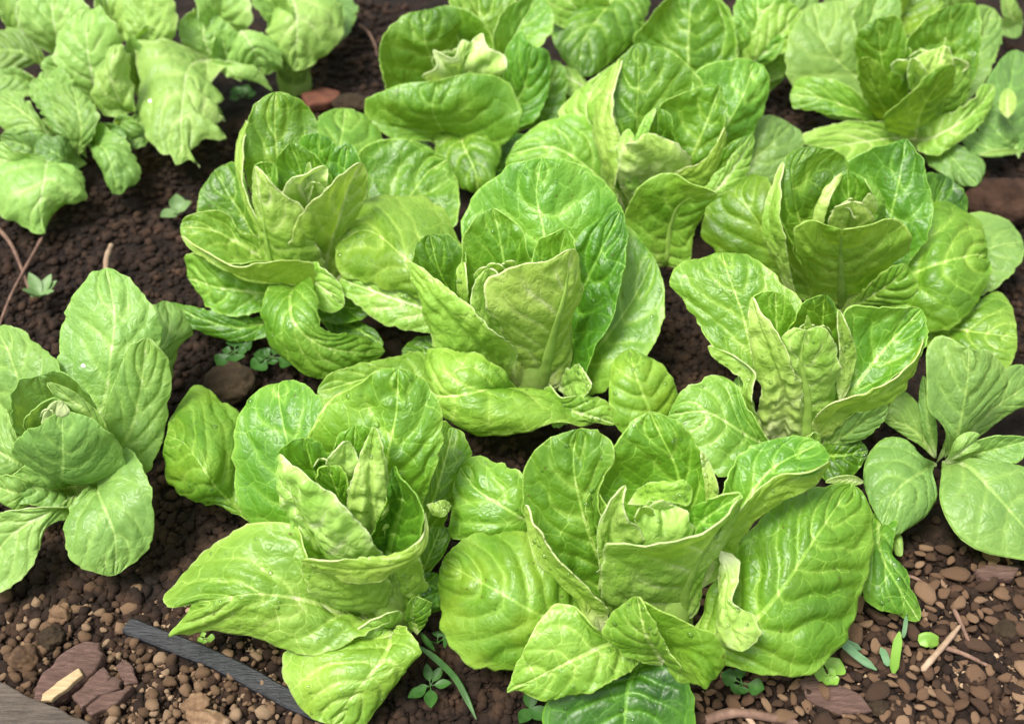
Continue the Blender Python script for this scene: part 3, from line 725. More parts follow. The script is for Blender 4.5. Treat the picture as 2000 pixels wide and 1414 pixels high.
PLANTS['G'] = build_plant('lettuce', 1295, 425, 'lettuce behind the central one, pale crumpled heart wrapped by a rolled right-hand leaf', 'lettuce', '''
1280,420,1.5 1255,300,8 1245,230,11 1248,150,13.5 1245,85,15.5 | 1205,320,8 1192,250,10.5 1196,190,12 1212,115,14.5 | 1330,300,8 1365,230,10.5 1373,170,12.3 1340,125,14 1290,93,15.2 | p=.24 k=1.2 w=1.3 b=-.15
1220,410,3 1190,320,8 1180,240,11 1213,115,14.3 | 1195,380,4 1170,300,7.5 1160,240,9.5 1165,185,11.5 1190,135,13.3 | 1207,340,8 1215,285,10 1202,240,11.5 1197,185,13 | p=.60 k=1.2 e=1.8
1250,420,1.5 1190,300,6.5 1150,210,9.5 1205,122,13 | 1160,320,5 1096,232,7.5 1123,185,9.5 1170,145,12 | 1210,300,8 1200,220,11.5 1208,160,13 | p=.48 k=.8
1260,430,1 1160,340,5 1080,290,7 994,303,6 | 1190,300,6.5 1160,236,8.5 1120,226,8.7 1070,238,8 1020,270,7 | 1180,400,3 1090,380,4 1020,350,4.5 990,325,5 | p=.42 k=1.2 b=.18 w=1.3
1310,420,1.5 1380,310,7 1440,210,11 1477,122,13 | 1340,300,8 1350,200,11.5 1358,140,13.3 1410,121,13.6 | 1390,380,4 1450,300,7 1487,222,9.5 1498,170,11.3 1494,140,12.5 | p=.28 k=1.8 w=1.6 b=-.2
1310,410,2 1350,310,8.5 1380,240,11.5 1408,167,14 | 1290,320,8 1275,240,11.5 1290,203,13 1350,178,14 | 1360,370,6 1400,310,9 1417,255,11.5 1414,200,13.2 | p=.26 k=2.4 w=1.5 b=-.3
1310,345,9.5 1360,345,9.7 1400,300,11.7 1417,250,13.2 | 1330,332,10.3 1375,312,11.3 1405,270,12.8 | 1320,357,8.5 1365,372,8 1400,320,10.2 1416,280,11.8 | p=.48 y=.25 k=.6 n=1
1290,400,3 1285,280,10.5 1285,212,13.3 | 1255,300,10 1260,250,12.3 1272,220,13.2 | 1312,300,10 1312,250,12.3 1303,222,13.2 | p=.18 b=-.25
1240,330,9 1250,270,12 1280,212,13.6 | 1230,310,10 1245,255,12.5 1265,222,13.3 | 1250,310,10 1265,260,12.2 1277,228,13.2 | p=.60
1270,410,3 1265,340,9 1275,290,12.4 1262,261,13.8 | 1225,390,5 1207,335,9.5 1218,285,12 1240,276,13.2 | 1320,370,5 1354,325,9.5 1337,293,12 1300,270,13.3 | p=.86 k=2.6 b=.3
1250,400,6 1225,320,10 1228,252,12.5 | 1215,350,8 1210,300,10 1215,262,12 | 1250,330,9 1245,280,11.5 | p=.66 k=1.6
1300,520,1.5 1310,440,6 1330,400,8.5 1400,380,10.5 | 1240,520,2.5 1220,440,6 1230,395,8.5 1255,362,10.5 1295,347,11.3 1350,370,11 | 1345,520,2.5 1354,465,5 1378,415,8 | p=.38 y=.3 k=.6 b=.1 r=.25
1340,420,5 1395,375,8.5 1440,320,10 1471,263,11 | 1380,360,9 1420,320,10.5 1455,278,11.2 | 1405,393,7.5 1440,372,8.3 1469,315,9.5 | p=.48 k=.9
1350,400,4 1405,330,8.5 1468,266,10.8 | 1380,330,8.5 1420,285,10.3 | 1400,380,6 1450,310,9 | p=.20
1340,420,1 1450,330,4.5 1510,280,6.5 1545,243,7 | 1440,270,6.5 1480,228,8 1515,223,7.8 | 1450,380,3 1530,350,4 1567,300,5.5 1563,262,6.5 | p=.26 k=.8 m=1
''', MAT_LEAF)

PLANTS['H'] = build_plant('lettuce', 920, 300, 'lettuce at the back with a torn whitish piece and a wide scalloped front leaf', 'lettuce', '''
920,240,1.5 860,150,7 830,80,11 830,19,13 | 820,200,5 755,180,7 740,120,9.5 745,75,11.5 780,35,12.8 | 950,160,8 960,80,11 930,30,13 880,13,13.3 | p=.24 k=1.8 w=1.6 b=-.3
910,200,4 900,140,9 920,85,11.5 | 850,170,7 826,146,10 852,132,10.5 845,97,11.8 885,112,11.5 905,78,12 | 960,170,7 988,135,10.5 983,112,11.3 950,98,12 942,64,12 | p=.80 k=2.4 t=1
900,300,2 866,255,5 845,210,9 855,158,11 | 840,280,4.5 770,272,6 715,228,7.5 713,197,8.8 745,181,9.8 800,163,10.6 | 950,290,4 985,282,5 1018,235,7.5 1010,192,9 985,155,10.5 915,144,11.3 | p=.34 y=.25 k=1 b=.1 w=1
900,250,3 905,285,5 930,340,4 935,376,2.5 | 855,262,5 849,300,4 880,345,3 905,368,2.6 | 935,262,5.5 978,290,5 968,335,4 950,365,3 | p=.30 k=.8 b=.2
950,250,1.5 1020,180,6 1040,90,10 | 980,160,7 990,90,10 1020,60,11 | 1040,240,4 1072,170,6.5 1072,100,9.5 | p=.24 k=1.2
960,200,2 1000,80,9 1050,-5,12 | 960,90,10 990,20,12.5 | 1040,110,9 1085,40,11 | p=.44 k=1
940,200,2 940,60,10 930,-30,13 | 890,60,11 880,0,13 | 1005,60,10 1000,-10,13 | p=.36 k=2
900,320,1 850,330,2 800,300,2.5 | 850,290,3 810,275,3.2 | 860,370,1.5 815,340,2 | p=.06
1000,260,1 1060,200,4 1090,120,7 | 1030,190,5 1050,130,7.2 | 1085,230,3 1110,160,5.5 | p=.30 k=1.4
940,330,1 1000,330,2 1040,280,3 | 960,290,3 1010,260,3.6 | 980,370,1.5 1030,330,2.2 | p=.10
''', MAT_LEAF)

PLANTS['I'] = build_plant('lettuce', 1800, 262, 'blurred bluish green lettuce with curly whitish heart and a long drooping lip leaf', 'lettuce', '''
1800,260,1 1690,170,4.5 1610,90,8 1590,8,10 | 1650,240,3 1560,180,5 1535,130,7 1550,50,9 | 1730,120,6.5 1680,70,9 1650,8,10.5 | p=.40 k=1.4 m=1 w=1.4
1790,240,2 1730,150,9 1712,37,14.5 | 1690,190,7 1672,110,11 1673,72,13 1690,50,14 | 1770,160,9 1777,90,12 1755,38,14 | p=.22 k=1.4 b=-.2
1750,250,2 1715,190,8 1682,115,12.5 | 1710,236,4 1685,190,7.5 1675,145,10.5 | 1747,210,6 1737,160,9.5 1712,120,12 | p=.26 y=.3 k=.5 b=.2
1790,270,2 1795,225,6 1815,185,9 1860,126,12.5 | 1745,262,3.5 1728,230,7 1765,192,9.5 1810,152,11.5 | 1825,265,3 1842,205,7 1860,160,10 | p=.32 y=.15 k=1
1810,240,2 1840,130,9.5 1860,12,14.5 | 1775,150,9 1765,95,12 1790,55,13.5 1825,25,14.3 | 1860,230,5 1903,150,9 1915,70,12 1905,12,14 | p=.24 k=2.4 b=-.2
1810,230,4 1815,140,10.5 1830,95,12.5 | 1775,160,9 1780,125,11 1800,105,12 | 1855,160,9 1858,115,11.5 1845,90,12.5 | p=.62 k=3 b=.2
1830,200,6 1845,140,10 1850,92,13 | 1835,160,9 1838,120,11.5 | 1856,150,10 1860,115,12 | p=.78 k=1.6
1800,200,6 1790,150,10 1782,115,12.4 | 1778,165,9.5 1775,135,11.3 | 1805,160,10 1800,130,11.8 | p=.66 k=1.6
1820,260,2 1848,180,8 1884,90,12 | 1815,210,6 1845,140,9.5 | 1872,210,6 1898,140,9.5 | p=.36 k=1.6
1790,275,2 1830,265,4.5 1890,230,6 1943,168,7 | 1800,243,4.5 1865,217,6.5 1903,188,7.5 1925,166,7.5 | 1795,292,3 1830,304,3.5 1870,280,4.5 1915,243,5.5 1938,205,6.3 | p=.46 y=.25 k=.8 b=.1
1760,260,1.5 1680,220,4.5 1600,190,6 1543,185,5.5 | 1710,215,5 1660,170,7 1600,153,7.3 1555,155,6.5 | 1720,248,3.5 1660,228,5 1600,217,5 1550,210,4.8 | p=.38 k=1 b=.15
1790,270,1.5 1700,275,4.5 1600,290,5 | 1760,240,4.5 1700,238,5.8 1630,243,6 1575,260,5.8 1545,280,5.3 | 1780,310,2.5 1700,340,3 1620,340,3.5 | p=.46 k=1.2
1790,280,1 1850,300,3 1908,362,2.5 | 1840,280,3.5 1890,290,3.8 1926,322,3.3 | 1820,325,2 1860,352,2 1885,362,2.2 | p=.22 m=1
1820,240,1 1900,120,6 1942,18,9 | 1870,140,6 1890,50,9 1910,10,10 | 1900,195,4 1947,110,6.5 1960,50,8 | p=.34 m=1 k=1.4
''', MAT_LEAF)

PLANTS['J'] = build_plant('head_lettuce', 140, 935, 'pale matte head lettuce with a closed ball heart beside the bark pieces', 'lettuce', '''
150,930,1.5 200,790,7 215,690,10 222,610,11.5 208,523,12.5 | 150,830,6 107,710,9 112,650,10 130,595,11.3 160,560,12 | 270,810,6 312,700,8.5 314,630,10.3 297,598,11.2 250,545,12.2 | p=.42 k=.7 b=-.06 w=1.2
170,940,1.5 245,860,6 275,770,9 288,660,12 | 205,880,5 205,800,8.5 235,720,11 262,680,12 | 285,925,3.5 315,860,5.5 334,770,8 332,712,10 308,680,11.5 | p=.36 k=.5 b=.12
200,900,1 290,720,5 330,650,6 325,588,6 | 280,660,5.5 298,605,6.5 | 335,745,3 352,680,4 379,650,4.5 360,615,5.5 | p=.36 k=1
130,950,2 130,900,7 125,850,10.5 120,805,12 | 60,922,4 24,875,8 45,850,10.5 88,820,11.8 | 210,938,4 246,900,7 240,870,8.5 205,832,11 155,811,12 | p=.30 k=.5 b=.3 w=.5 d=1
190,900,5 180,815,11 92,747,13.5 | 120,800,11.5 105,770,12.8 | 218,845,9.5 172,785,12 120,752,13.4 | p=.36 k=.5 b=.1
130,930,3 95,800,10 75,734,13.5 | 40,850,8.5 22,790,11.5 35,747,13 | 170,850,8 190,795,11 160,752,13 115,724,14 | p=.20 k=.6 b=-.2
100,900,6 85,820,11 110,778,12.8 | 60,850,10 45,820,11.5 75,790,12.5 | 130,850,9 130,810,11.8 | p=.22 b=-.2
120,880,6 100,825,11.2 112,783,12.9 | 85,840,10.5 80,815,11.8 95,795,12.6 | 135,830,10.5 140,805,12 128,788,12.6 | p=.90 k=2.2 b=.1
110,920,1.5 50,780,7 20,690,9 -10,638,9 | 0,850,4 -60,750,6 -50,660,8 | 100,800,8 112,715,9.5 76,675,9.5 40,645,9.5 | p=.38 k=.7 w=1.2
110,940,1.5 30,900,5 -30,860,5.5 | 40,860,6 0,790,7 | 40,950,3.5 -10,940,4 | p=.42 k=1
150,950,1.5 90,955,4.5 20,940,5.5 | 130,925,6 60,905,7 | 140,985,3.5 80,990,4 30,975,4.8 | p=.40 k=1.2
80,960,3 30,960,5 -20,945,5 | 60,935,5.5 20,925,6 | 50,990,4 10,992,4.2 | p=.44 y=.1
160,960,2 90,1000,5 20,1050,4 -40,1130,2 | 130,985,5 60,986,6 0,1000,5.5 -50,1050,4 | 132,1012,4 88,1034,4.2 78,1078,3.5 55,1120,2.8 0,1157,2 | p=.46 y=.12 k=.7 w=1.2
180,930,2 205,985,5.5 225,1040,5 225,1123,2.5 | 165,955,5 140,985,5 128,1030,4.5 138,1082,3.5 180,1114,2.8 | 262,880,7 287,915,7 297,960,6.5 296,1050,4.5 275,1087,3.5 245,1108,2.8 | p=.40 k=1 w=1.3
''', MAT_GREY)

PLANTS['K'] = build_plant('loose_leaf_lettuce', 330, 175, 'pale blurred lettuce with a big jagged hanging leaf at the back of the bed', 'lettuce', '''
420,110,4 370,130,7 355,200,6.5 350,260,5 352,321,3 | 330,78,8 275,88,7.5 263,150,6.5 264,215,5 290,275,4 318,303,3.3 336,300,3.5 343,322,3 | 440,140,5 420,158,5.2 404,183,5 432,197,4.6 406,217,4.8 446,231,4 405,249,4.4 447,274,3.5 396,273,4 378,303,3.5 391,326,3 366,312,3.2 | p=.50 k=1.6 w=1.5
400,120,5 470,136,5.5 532,178,3 | 440,120,6 500,138,5 | 450,152,4.8 505,163,4 | p=.58
260,180,2 235,200,6 215,150,9 225,88,11 | 240,232,4.5 195,217,5.5 183,185,7 200,130,9 | 262,215,5.5 264,150,8 248,98,10.5 | p=.50 y=.1
270,190,2 262,130,6 255,70,9 | 250,150,6 245,100,8 | 275,150,5.5 270,100,8 | p=.22 y=.2
200,220,2 175,140,7 165,70,10 172,20,11.5 | 140,175,5.5 102,115,8 110,60,10 140,28,11.3 | 225,160,6 238,90,9 224,46,11 200,22,11.6 | p=.50 k=1
300,150,3 285,70,8 280,-40,12 | 245,85,7 236,30,9.5 238,-20,11 | 338,75,8 344,30,10 330,-20,12 | p=.54 k=2.2
420,130,3 400,80,6 395,13,8 | 370,97,5.5 346,62,7 365,31,8 | 440,90,5 453,58,6.5 425,28,7.8 | p=.44 k=1
420,80,3 430,20,8 440,-40,11 | 395,40,8 385,-10,10 | 490,50,7 485,-10,9.5 | p=.56 k=1.4
470,60,7 490,90,7.5 510,147,4 | 445,88,6 453,125,5 480,146,4.3 | 520,73,7 550,105,6 547,137,5 | p=.50 k=1
140,130,2 110,60,7 100,-20,10 | 60,75,7 28,35,9 40,-10,10 | 175,70,7 165,5,10 | p=.52 k=2
60,120,2 25,40,6 10,-30,9 | 0,60,6 -10,0,8 | 50,60,6 35,10,8 | p=.32 y=.1
240,110,2 215,30,8 200,-40,11 | 195,60,8 180,0,10 | 245,50,8 240,-10,10 | p=.46
100,140,3 50,105,5 -30,100,5 | 80,95,5.5 35,62,6.5 -20,65,6 | 70,118,4 40,142,3.5 -20,165,3 | p=.22 y=.25
150,200,2 130,150,5 95,110,7 | 120,170,4.5 80,130,6.5 | 165,150,5.5 130,110,7.2 | p=.40 k=1.4
300,230,2 275,240,4 262,290,3 | 262,225,4.5 250,260,3.8 | 305,245,3.5 290,280,3 | p=.22 k=1
470,160,2 440,100,5 430,60,7 | 415,120,4.5 410,80,6.5 | 480,110,5 470,70,6.8 | p=.34 k=1
330,120,3 300,90,6 285,50,9 | 285,110,5.5 262,70,8 | 335,85,6.5 320,55,8.5 | p=.44 k=1.8
100,190,2 40,150,4 -20,160,4 | 70,150,4.5 20,130,5 | 60,190,3 10,190,3 | p=.44
''', MAT_GREY, defaults=dict(e=1.9, j=2.6, g=1.8, w=1.4))

PLANTS['L'] = build_plant('loose_leaf_lettuce', 575, 165, 'small pale lettuce with one broad hanging leaf, in front of bare soil at the back', 'lettuce', '''
560,-30,8 580,30,9 580,80,7 575,138,4 | 510,0,8 530,60,7 547,115,5 | 640,-30,8 668,10,8 669,50,6.5 640,100,5 605,126,4.3 | p=.50 k=1.2 w=1.3
640,-20,3 672,30,3.5 662,80,3 | 640,20,3.5 645,60,3.2 | 690,0,3.8 694,45,3.5 | p=.16
560,100,3 545,30,8 500,-30,11 | 530,60,7 500,10,9.5 | 575,50,8 550,-10,11 | p=.30 y=.25
575,165,1 570,130,4 580,80,6 | 545,150,2 540,115,4.5 | 600,150,2 605,115,4.5 | p=.10 y=.35
''', MAT_GREY, defaults=dict(e=1.9, j=2.6, g=1.8, w=1.4))

PLANTS['K2'] = build_plant('loose_leaf_lettuce', 120, 318, 'blurred sprawling lettuce with ribbed hanging leaf over the dark soil, behind the twig', 'lettuce', '''
130,300,2 70,240,6 -5,185,7 | 60,205,7 20,175,7.5 | 90,275,4.5 20,265,5 -10,230,6 | p=.44 k=1.4 w=1.3
150,310,2 160,250,6 140,168,8 | 125,250,5.5 95,185,7.5 110,165,8 | 180,275,5 195,230,6.5 175,190,7.5 | p=.34 k=1.4
170,310,2 130,250,5.5 90,165,7.5 | 110,260,5 70,200,6.8 | 150,240,5.5 120,180,7.4 | p=.28 y=.2
170,280,2 210,300,5 235,380,2 | 180,302,4 203,345,3 219,370,2.2 | 205,247,5.5 250,288,4.5 272,342,3 | p=.40 k=1.2
100,300,2 85,340,5.5 75,400,4 88,456,1.5 | 50,310,5 -10,320,5 -20,400,3 35,442,2 | 130,332,4.5 157,327,4.5 175,387,3 130,412,2.3 99,436,1.8 | p=.46 k=1 w=1.6
170,320,1.5 120,305,4 70,278,5 | 130,270,5 90,262,5.6 | 120,338,3.5 80,318,4 | p=.12
80,330,2 30,320,5 -20,310,5 | 50,295,6 0,285,6 | 60,360,3.5 0,360,4 | p=.46 k=1
180,300,2 195,260,4 240,250,5 | 175,270,4 200,235,5.5 | 220,290,3.5 250,270,4.5 | p=.20
110,320,1.5 60,290,4 0,270,5 | 80,270,5 30,250,6 | 70,320,3 10,310,3.5 | p=.20 k=1.2
160,270,3 120,215,6 60,160,7.6 | 110,240,5.5 60,190,7 | 160,215,6 110,160,7.6 | p=.42 k=1.8
150,250,3 110,230,5.5 90,140,7 | 100,200,6 75,150,7 | 150,200,5.5 130,140,7 | p=.36
220,280,2 232,240,4.5 262,235,5.5 | 215,250,4.5 235,225,5.5 | 245,270,4 268,255,4.8 | p=.34
''', MAT_GREY, defaults=dict(e=1.9, j=2.6, g=1.8, w=1.4))

PLANTS['P'] = build_plant('lettuce', 1190, 90, 'dark ribbed lettuce at the far edge, just behind the crumpled-heart one', 'lettuce', '''
1230,-40,6 1180,20,8 1140,80,6.5 1130,149,4 | 1180,-50,8 1085,0,7.5 1077,40,7 1090,102,5.5 | 1270,0,7 1245,70,5.5 1200,118,4.5 1160,147,4 | p=.24 k=1.2 w=2 K=9
1190,200,2 1130,165,4 1070,130,5 | 1120,138,4.5 1090,130,5 | 1110,190,3.5 | p=.50
1200,60,3 1130,20,8 1080,-30,11 | 1110,60,7 1050,10,10 | 1180,0,9 1130,-40,11 | p=.46
1150,210,1 1110,190,2.5 1080,150,4 | 1100,220,2 1070,190,3 | 1150,180,3 1120,150,4 | p=.10
1180,120,1 1220,80,4 1270,60,6 | 1190,70,5 1240,40,6.5 | 1230,130,3 1270,100,4.5 | p=.14
''', MAT_LEAF)

PLANTS['Q'] = build_plant('lettuce', 1400, 140, 'lettuce at the back with one big cupped round leaf in a pale rim', 'lettuce', '''
1340,200,3 1345,100,8 1350,-25,12 | 1270,130,6 1237,80,8.5 1262,45,10 1298,2,12 | 1420,160,6 1441,110,7.5 1433,60,9.5 1412,8,11.5 | p=.26 k=1.4 w=1.5 b=-.3
1420,170,3 1436,90,7.8 1400,-5,12 | 1405,120,7 1415,60,9.5 | 1442,120,7.2 1440,70,9.2 1425,20,11 | p=.44 y=.25 n=1
1430,160,3 1475,80,8 1480,-30,12 | 1430,60,9 1440,0,11 | 1520,110,7 1530,40,9 1530,-10,11.5 | p=.36 k=3
1430,170,3 1490,105,7 1564,20,10 | 1470,60,9 1520,0,11 | 1480,122,6 1530,102,7 1568,50,8.5 | p=.46 y=.1
1450,170,2 1510,130,4.5 1560,80,6.5 | 1490,100,6 1540,60,7.5 | 1510,160,3.5 1560,120,5 | p=.44 m=1
1480,200,1 1530,80,6 1560,-20,10 | 1500,80,7 1510,0,10 | 1580,100,5 1600,0,9 | p=.34 m=1
1600,120,2 1640,40,6 1660,-40,9 | 1600,60,6 1610,0,8.5 | 1670,80,5 1700,0,8 | p=.40 m=1
1640,150,2 1690,60,6 1720,-20,9 | 1650,80,6 1680,0,9 | 1730,90,5 1760,10,8 | p=.38 m=1 k=1.6
1850,60,3 1860,10,6 1870,-40,9 | 1830,20,6 1835,-20,8 | 1890,30,5 1905,-10,8 | p=.40 m=1 k=1.6
1720,100,2 1760,30,5 1800,-40,8 | 1730,50,5 1750,0,8 | 1790,60,5 1840,0,7 | p=.32 y=.2
''', MAT_LEAF)


def heart_scraps(key, hx, hy, z, n, spread, seed, pale=.66):
    """small crumpled inner leaves packed in a heart"""
    rd = random.Random(seed)
    pl, leaves = PLANTS[key]
    for i in range(n):
        a = -math.pi * (i + .5) / n + rd.uniform(-.2, .2)
        tx, ty = hx + spread * math.cos(a) * rd.uniform(.4, 1), hy + spread * .45 * math.sin(a) * rd.uniform(.5, 1.2) - 6
        w = spread * rd.uniform(.30, .5)
        zt = z + rd.uniform(-.4, .6)
        sx = rd.uniform(-8, 8)
        bx, by = hx + (tx - hx) * .35, hy + 62
        mx_, my = (tx + bx) / 2, (ty + by) / 2 - 6
        f = lambda x, y, zz: '%.0f,%.0f,%.1f' % (x, y, zz)
        M = ' '.join([f(bx, by, z - 5.5), f(mx_, my, z - 2.2), f(tx + sx, ty, zt)])
        L = ' '.join([f(mx_ - w * .8, my + 8, z - 2.6), f(tx - w, ty + 16, zt - 1.0), f(tx - w * .5, ty + 3, zt - .2)])
        R = ' '.join([f(mx_ + w * .8, my + 8, z - 2.6), f(tx + w, ty + 16, zt - 1.0), f(tx + w * .5, ty + 3, zt - .2)])
        _seed[0] += 1
        leaves.append(build_leaf(pl, M, L, R, dict(p=pale + rd.uniform(-.16, .14), k=1.6, e=1.5, b=rd.choice((-.3, .3)), w=.7, c=.2), _seed[0] * 1.618, MAT_LEAF))


leaf_res(12, 34)
heart_scraps('A', 985, 538, 13.3, 5, 46, 1)
heart_scraps('B', 604, 372, 13.2, 5, 44, 2)
heart_scraps('C', 665, 905, 13.2, 5, 40, 3)
heart_scraps('D', 1288, 1000, 13.7, 5, 52, 4, .6)
heart_scraps('E', 1578, 650, 13.0, 4, 36, 5)
heart_scraps('F', 1668, 415, 12.3, 5, 44, 6, .6)
heart_scraps('G', 1270, 285, 12.6, 4, 46, 7, .72)
heart_scraps('I', 1815, 125, 11.6, 7, 55, 8, .6)
heart_scraps('J', 105, 815, 12.0, 4, 40, 9, .7)
heart_scraps('H', 905, 120, 10.8, 5, 62, 10, .55)
leaf_res(20, 60)

# ------------------------------------------------------------------ weeds, seedlings, grass
leaf_res(10, 28)
SM = dict(k=.3, e=.3, g=.2, w=.6, j=.4)
build_plant('broadleaf_weed', 1828, 905, 'grey-green round-leaved weed with one upright deeply ribbed leaf, over bare soil', 'weed', '''
1845,895,3 1870,850,6 1888,770,9 1892,680,11.5 | 1845,838,6.5 1815,800,8 1810,740,9.5 1812,680,11 1835,654,11.5 | 1925,802,7 1955,773,8 1968,740,9 1958,712,10 1930,686,11 | p=.30 k=1 w=2.4 b=-.12 K=6
1850,890,2 1930,810,4 2020,740,5 | 1900,780,5 1960,720,6 2000,712,6 | 1930,838,3 1990,800,3.5 2030,780,4 | p=.26 k=1
1840,900,2 1890,912,4 1950,975,4 2060,1100,2 | 1838,930,3.5 1836,985,3.5 1868,1046,2.8 1910,1075,2.3 1990,1092,2 | 1900,895,4.5 1970,905,4.5 2040,930,4 2070,1000,3 | p=.34 k=.4 w=1.2 K=5
1845,900,2 1930,880,4 2010,860,5 | 1890,870,4.5 1950,850,5.5 | 1920,902,3.5 1990,902,4 | p=.30
1830,905,1.5 1795,925,4 1750,960,4.5 1722,1022,3 | 1795,885,4.5 1770,858,5 1730,854,5 1695,888,4.5 1685,930,4 1698,980,3.5 | 1822,925,4 1832,965,3.5 1815,1003,3 1780,1030,2.8 1745,1045,2.6 | p=.30 k=1 w=1.4
1826,895,2 1785,840,4 1719,812,4.5 | 1800,800,5 1762,764,6 1735,795,5 | 1800,872,3 1760,847,3.5 | p=.32 y=.2
1845,905,3 1880,880,5 1908,858,5.5 | 1870,855,6 1895,843,6.3 1915,850,6 | 1890,887,4.8 1917,875,5 | p=.50 k=1.2 b=.4
1828,895,2 1812,820,5 1803,733,7 | 1800,830,4.5 1795,770,6 | 1830,830,5 1812,770,6.5 | p=.26
1828,905,1 1850,870,4 1870,840,6 | 1838,880,3 1850,855,5 | 1860,875,4 1875,850,5.5 | p=.50 y=.2
1690,942,3 1650,936,3.4 1612,942,3 | 1670,930,3.6 1640,930,3.7 | 1670,948,3 1640,946,3 | p=.50 y=.5
1740,1050,1 1755,1060,2 1762,1085,1.5 | 1745,1040,1.5 1760,1045,1.8 | 1745,1075,1 1752,1085,1.2 | p=.55
''', MAT_GREY, stem=False, defaults=SM)
build_plant('broadleaf_weed', 1985, 300, 'weed with blue-green leaves, one leaf bearing a yellow blotch, beside the blurred lettuce', 'weed', '''
1990,310,1 1970,220,4 1985,98,7 | 1940,240,3 1924,170,5.5 1950,124,6.8 | 2030,230,3 2040,140,6 | p=.18 k=.6
1968,232,5.6 1966,205,6.2 1970,172,6.8 | 1953,215,6 1955,185,6.6 | 1983,215,6 1984,188,6.6 | p=.5 y=1
2000,290,1 1960,270,3 1918,218,4.5 | 1950,292,2 1912,255,3.5 | 1985,260,3 1950,220,4.5 | p=.20
1990,300,1.5 1930,290,2.5 1878,268,3 | 1930,268,3 1895,255,3.2 | 1930,308,2 1895,298,2.4 | p=.30
2010,295,2 1960,297,3 1912,303,2.8 | 1960,291,3.3 | 1960,303,2.8 | p=.55
2000,40,2 1960,55,5 1915,30,7 | 1960,40,6 1930,15,7 | 1985,75,4 1940,60,5.5 | p=.44 y=.2
1995,60,2 1975,25,5 1960,-20,7 | 1960,30,5 | 1995,20,5 | p=.40 y=.1
''', MAT_GREY, stem=False, defaults=SM)


def rosette(name, px, py, label, n, r, mat, seed, p=.4, wid=.42, up=.35, group=None, stalk=0.0, cat='seedling'):
    """small weed seedling: n leaflets on short stalks"""
    g = at(px, py, 0)
    pl = thing(name, g, label, cat, group)
    rd = random.Random(seed)
    for i in range(n):
        a = 2 * math.pi * (i + rd.uniform(-.45, .45)) / n
        ln = r * rd.uniform(.5, 1.2)
        el = up * rd.uniform(.5, 1.5)
        d = np.array([math.cos(a) * math.cos(el), math.sin(a) * math.cos(el), math.sin(el)])
        s = np.array([-math.sin(a), math.cos(a), 0.0])
        nrm = np.cross(d, s)
        nv, nu = 12, 4
        V, F = [], []
        for k in range(nv):
            t = k / (nv - 1)
            w = ln * wid * (0.08 + (math.sin(math.pi * min(1, max(0, (t - stalk) / (1 - stalk))) ** .85) if t > stalk else 0.0)) * (1 if k < nv - 1 else .3)
            for j in range(-nu, nu + 1):
                q = j / nu
                V.append(d * ln * t + s * w * q + np.array([0, 0, -0.25 * ln * t * t * up]) - nrm * (w * .25 * (1 - q * q)) + np.array([0, 0, 0.009]))
        Wd = 2 * nu + 1
        for k in range(nv - 1):
            for j in range(Wd - 1):
                b0 = k * Wd + j
                F.append([b0, b0 + 1, b0 + Wd + 1, b0 + Wd])
        o = link('leaf', mesh_from('leaf', V, F, (mat,)), pl)
    return pl


MAT_SEED = simple_mat('seedling_leaf', [(0.3, (0.022, 0.075, 0.010)), (0.6, (0.045, 0.13, 0.022)), (0.85, (0.09, 0.19, 0.05))], 90, 0.5, .3, 300, .0006, .4, trans=.25)
MAT_PALE = simple_mat('pale_seedling_leaf', [(0.3, (0.11, 0.20, 0.06)), (0.6, (0.17, 0.28, 0.10)), (0.85, (0.24, 0.35, 0.15))], 90, 0.5, .3, 300, .0006, .4, trans=.25)
MAT_BLUE = simple_mat('grass_blade', [(0.3, (0.11, 0.24, 0.10)), (0.7, (0.22, 0.38, 0.20))], 60, 0.45, .3, 200, .0005, .45, stretch=(1, 6, 1), trans=.25)
MAT_LIME = simple_mat('lime_blade', [(0.3, (0.16, 0.34, 0.04)), (0.7, (0.27, 0.46, 0.07))], 60, 0.45, .3, 200, .0005, .45, trans=.3)
rosette('seedling', 85, 590, 'light green spiky seedling beside the long brown twig', 8, .022, MAT_PALE, 3, wid=.2, up=.7)
rosette('seedling', 352, 425, 'small greyish seedling on dark soil behind the twisted-leaf lettuce', 5, .018, MAT_PALE, 5, wid=.4, up=.5)
rosette('seedling', 462, 700, 'dark round-leaved seedling under the twisted drooping leaf, its side next to the earth clod', 6, .020, MAT_SEED, 7, wid=.42, up=.25, stalk=.3)
rosette('seedling', 535, 712, 'dark round-leaved seedling half hidden directly below the twisted drooping leaf', 6, .020, MAT_SEED, 8, wid=.42, up=.3, stalk=.3)
rosette('seedling', 405, 1258, 'tiny four-leaved bright seedling beside the black strip', 4, .010, MAT_LIME, 9, wid=.4, up=.35, stalk=.25)
rosette('seedling', 855, 1268, 'two-leaved seedling in the dark gap between the two front lettuces', 3, .020, MAT_SEED, 12, wid=.4, up=.9, stalk=.45)
rosette('seedling', 842, 1350, 'dark spreading seedling crossed by the bent grass stalk', 6, .018, MAT_SEED, 11, wid=.2, up=.3, stalk=.2)
rosette('seedling', 1445, 1345, 'dark seedling peeping from under the biggest lettuce near the fallen twig', 5, .016, MAT_SEED, 14, wid=.4, up=.3, stalk=.3)
rosette('seedling', 1612, 1330, 'tiny bright round-leaved seedling beside the bluish cut grass blades', 5, .013, MAT_LIME, 15, wid=.5, up=.3, stalk=.15)
rosette('seedling', 478, 205, 'greyish seedling in the shade under the curved leaf stalk at the back', 5, .022, MAT_SEED, 16, wid=.4, up=.6, stalk=.3)
rosette('seedling', 1035, 1395, 'small bluish seedling at the front between dark leaves', 3, .018, MAT_SEED, 18, wid=.3, up=.5)


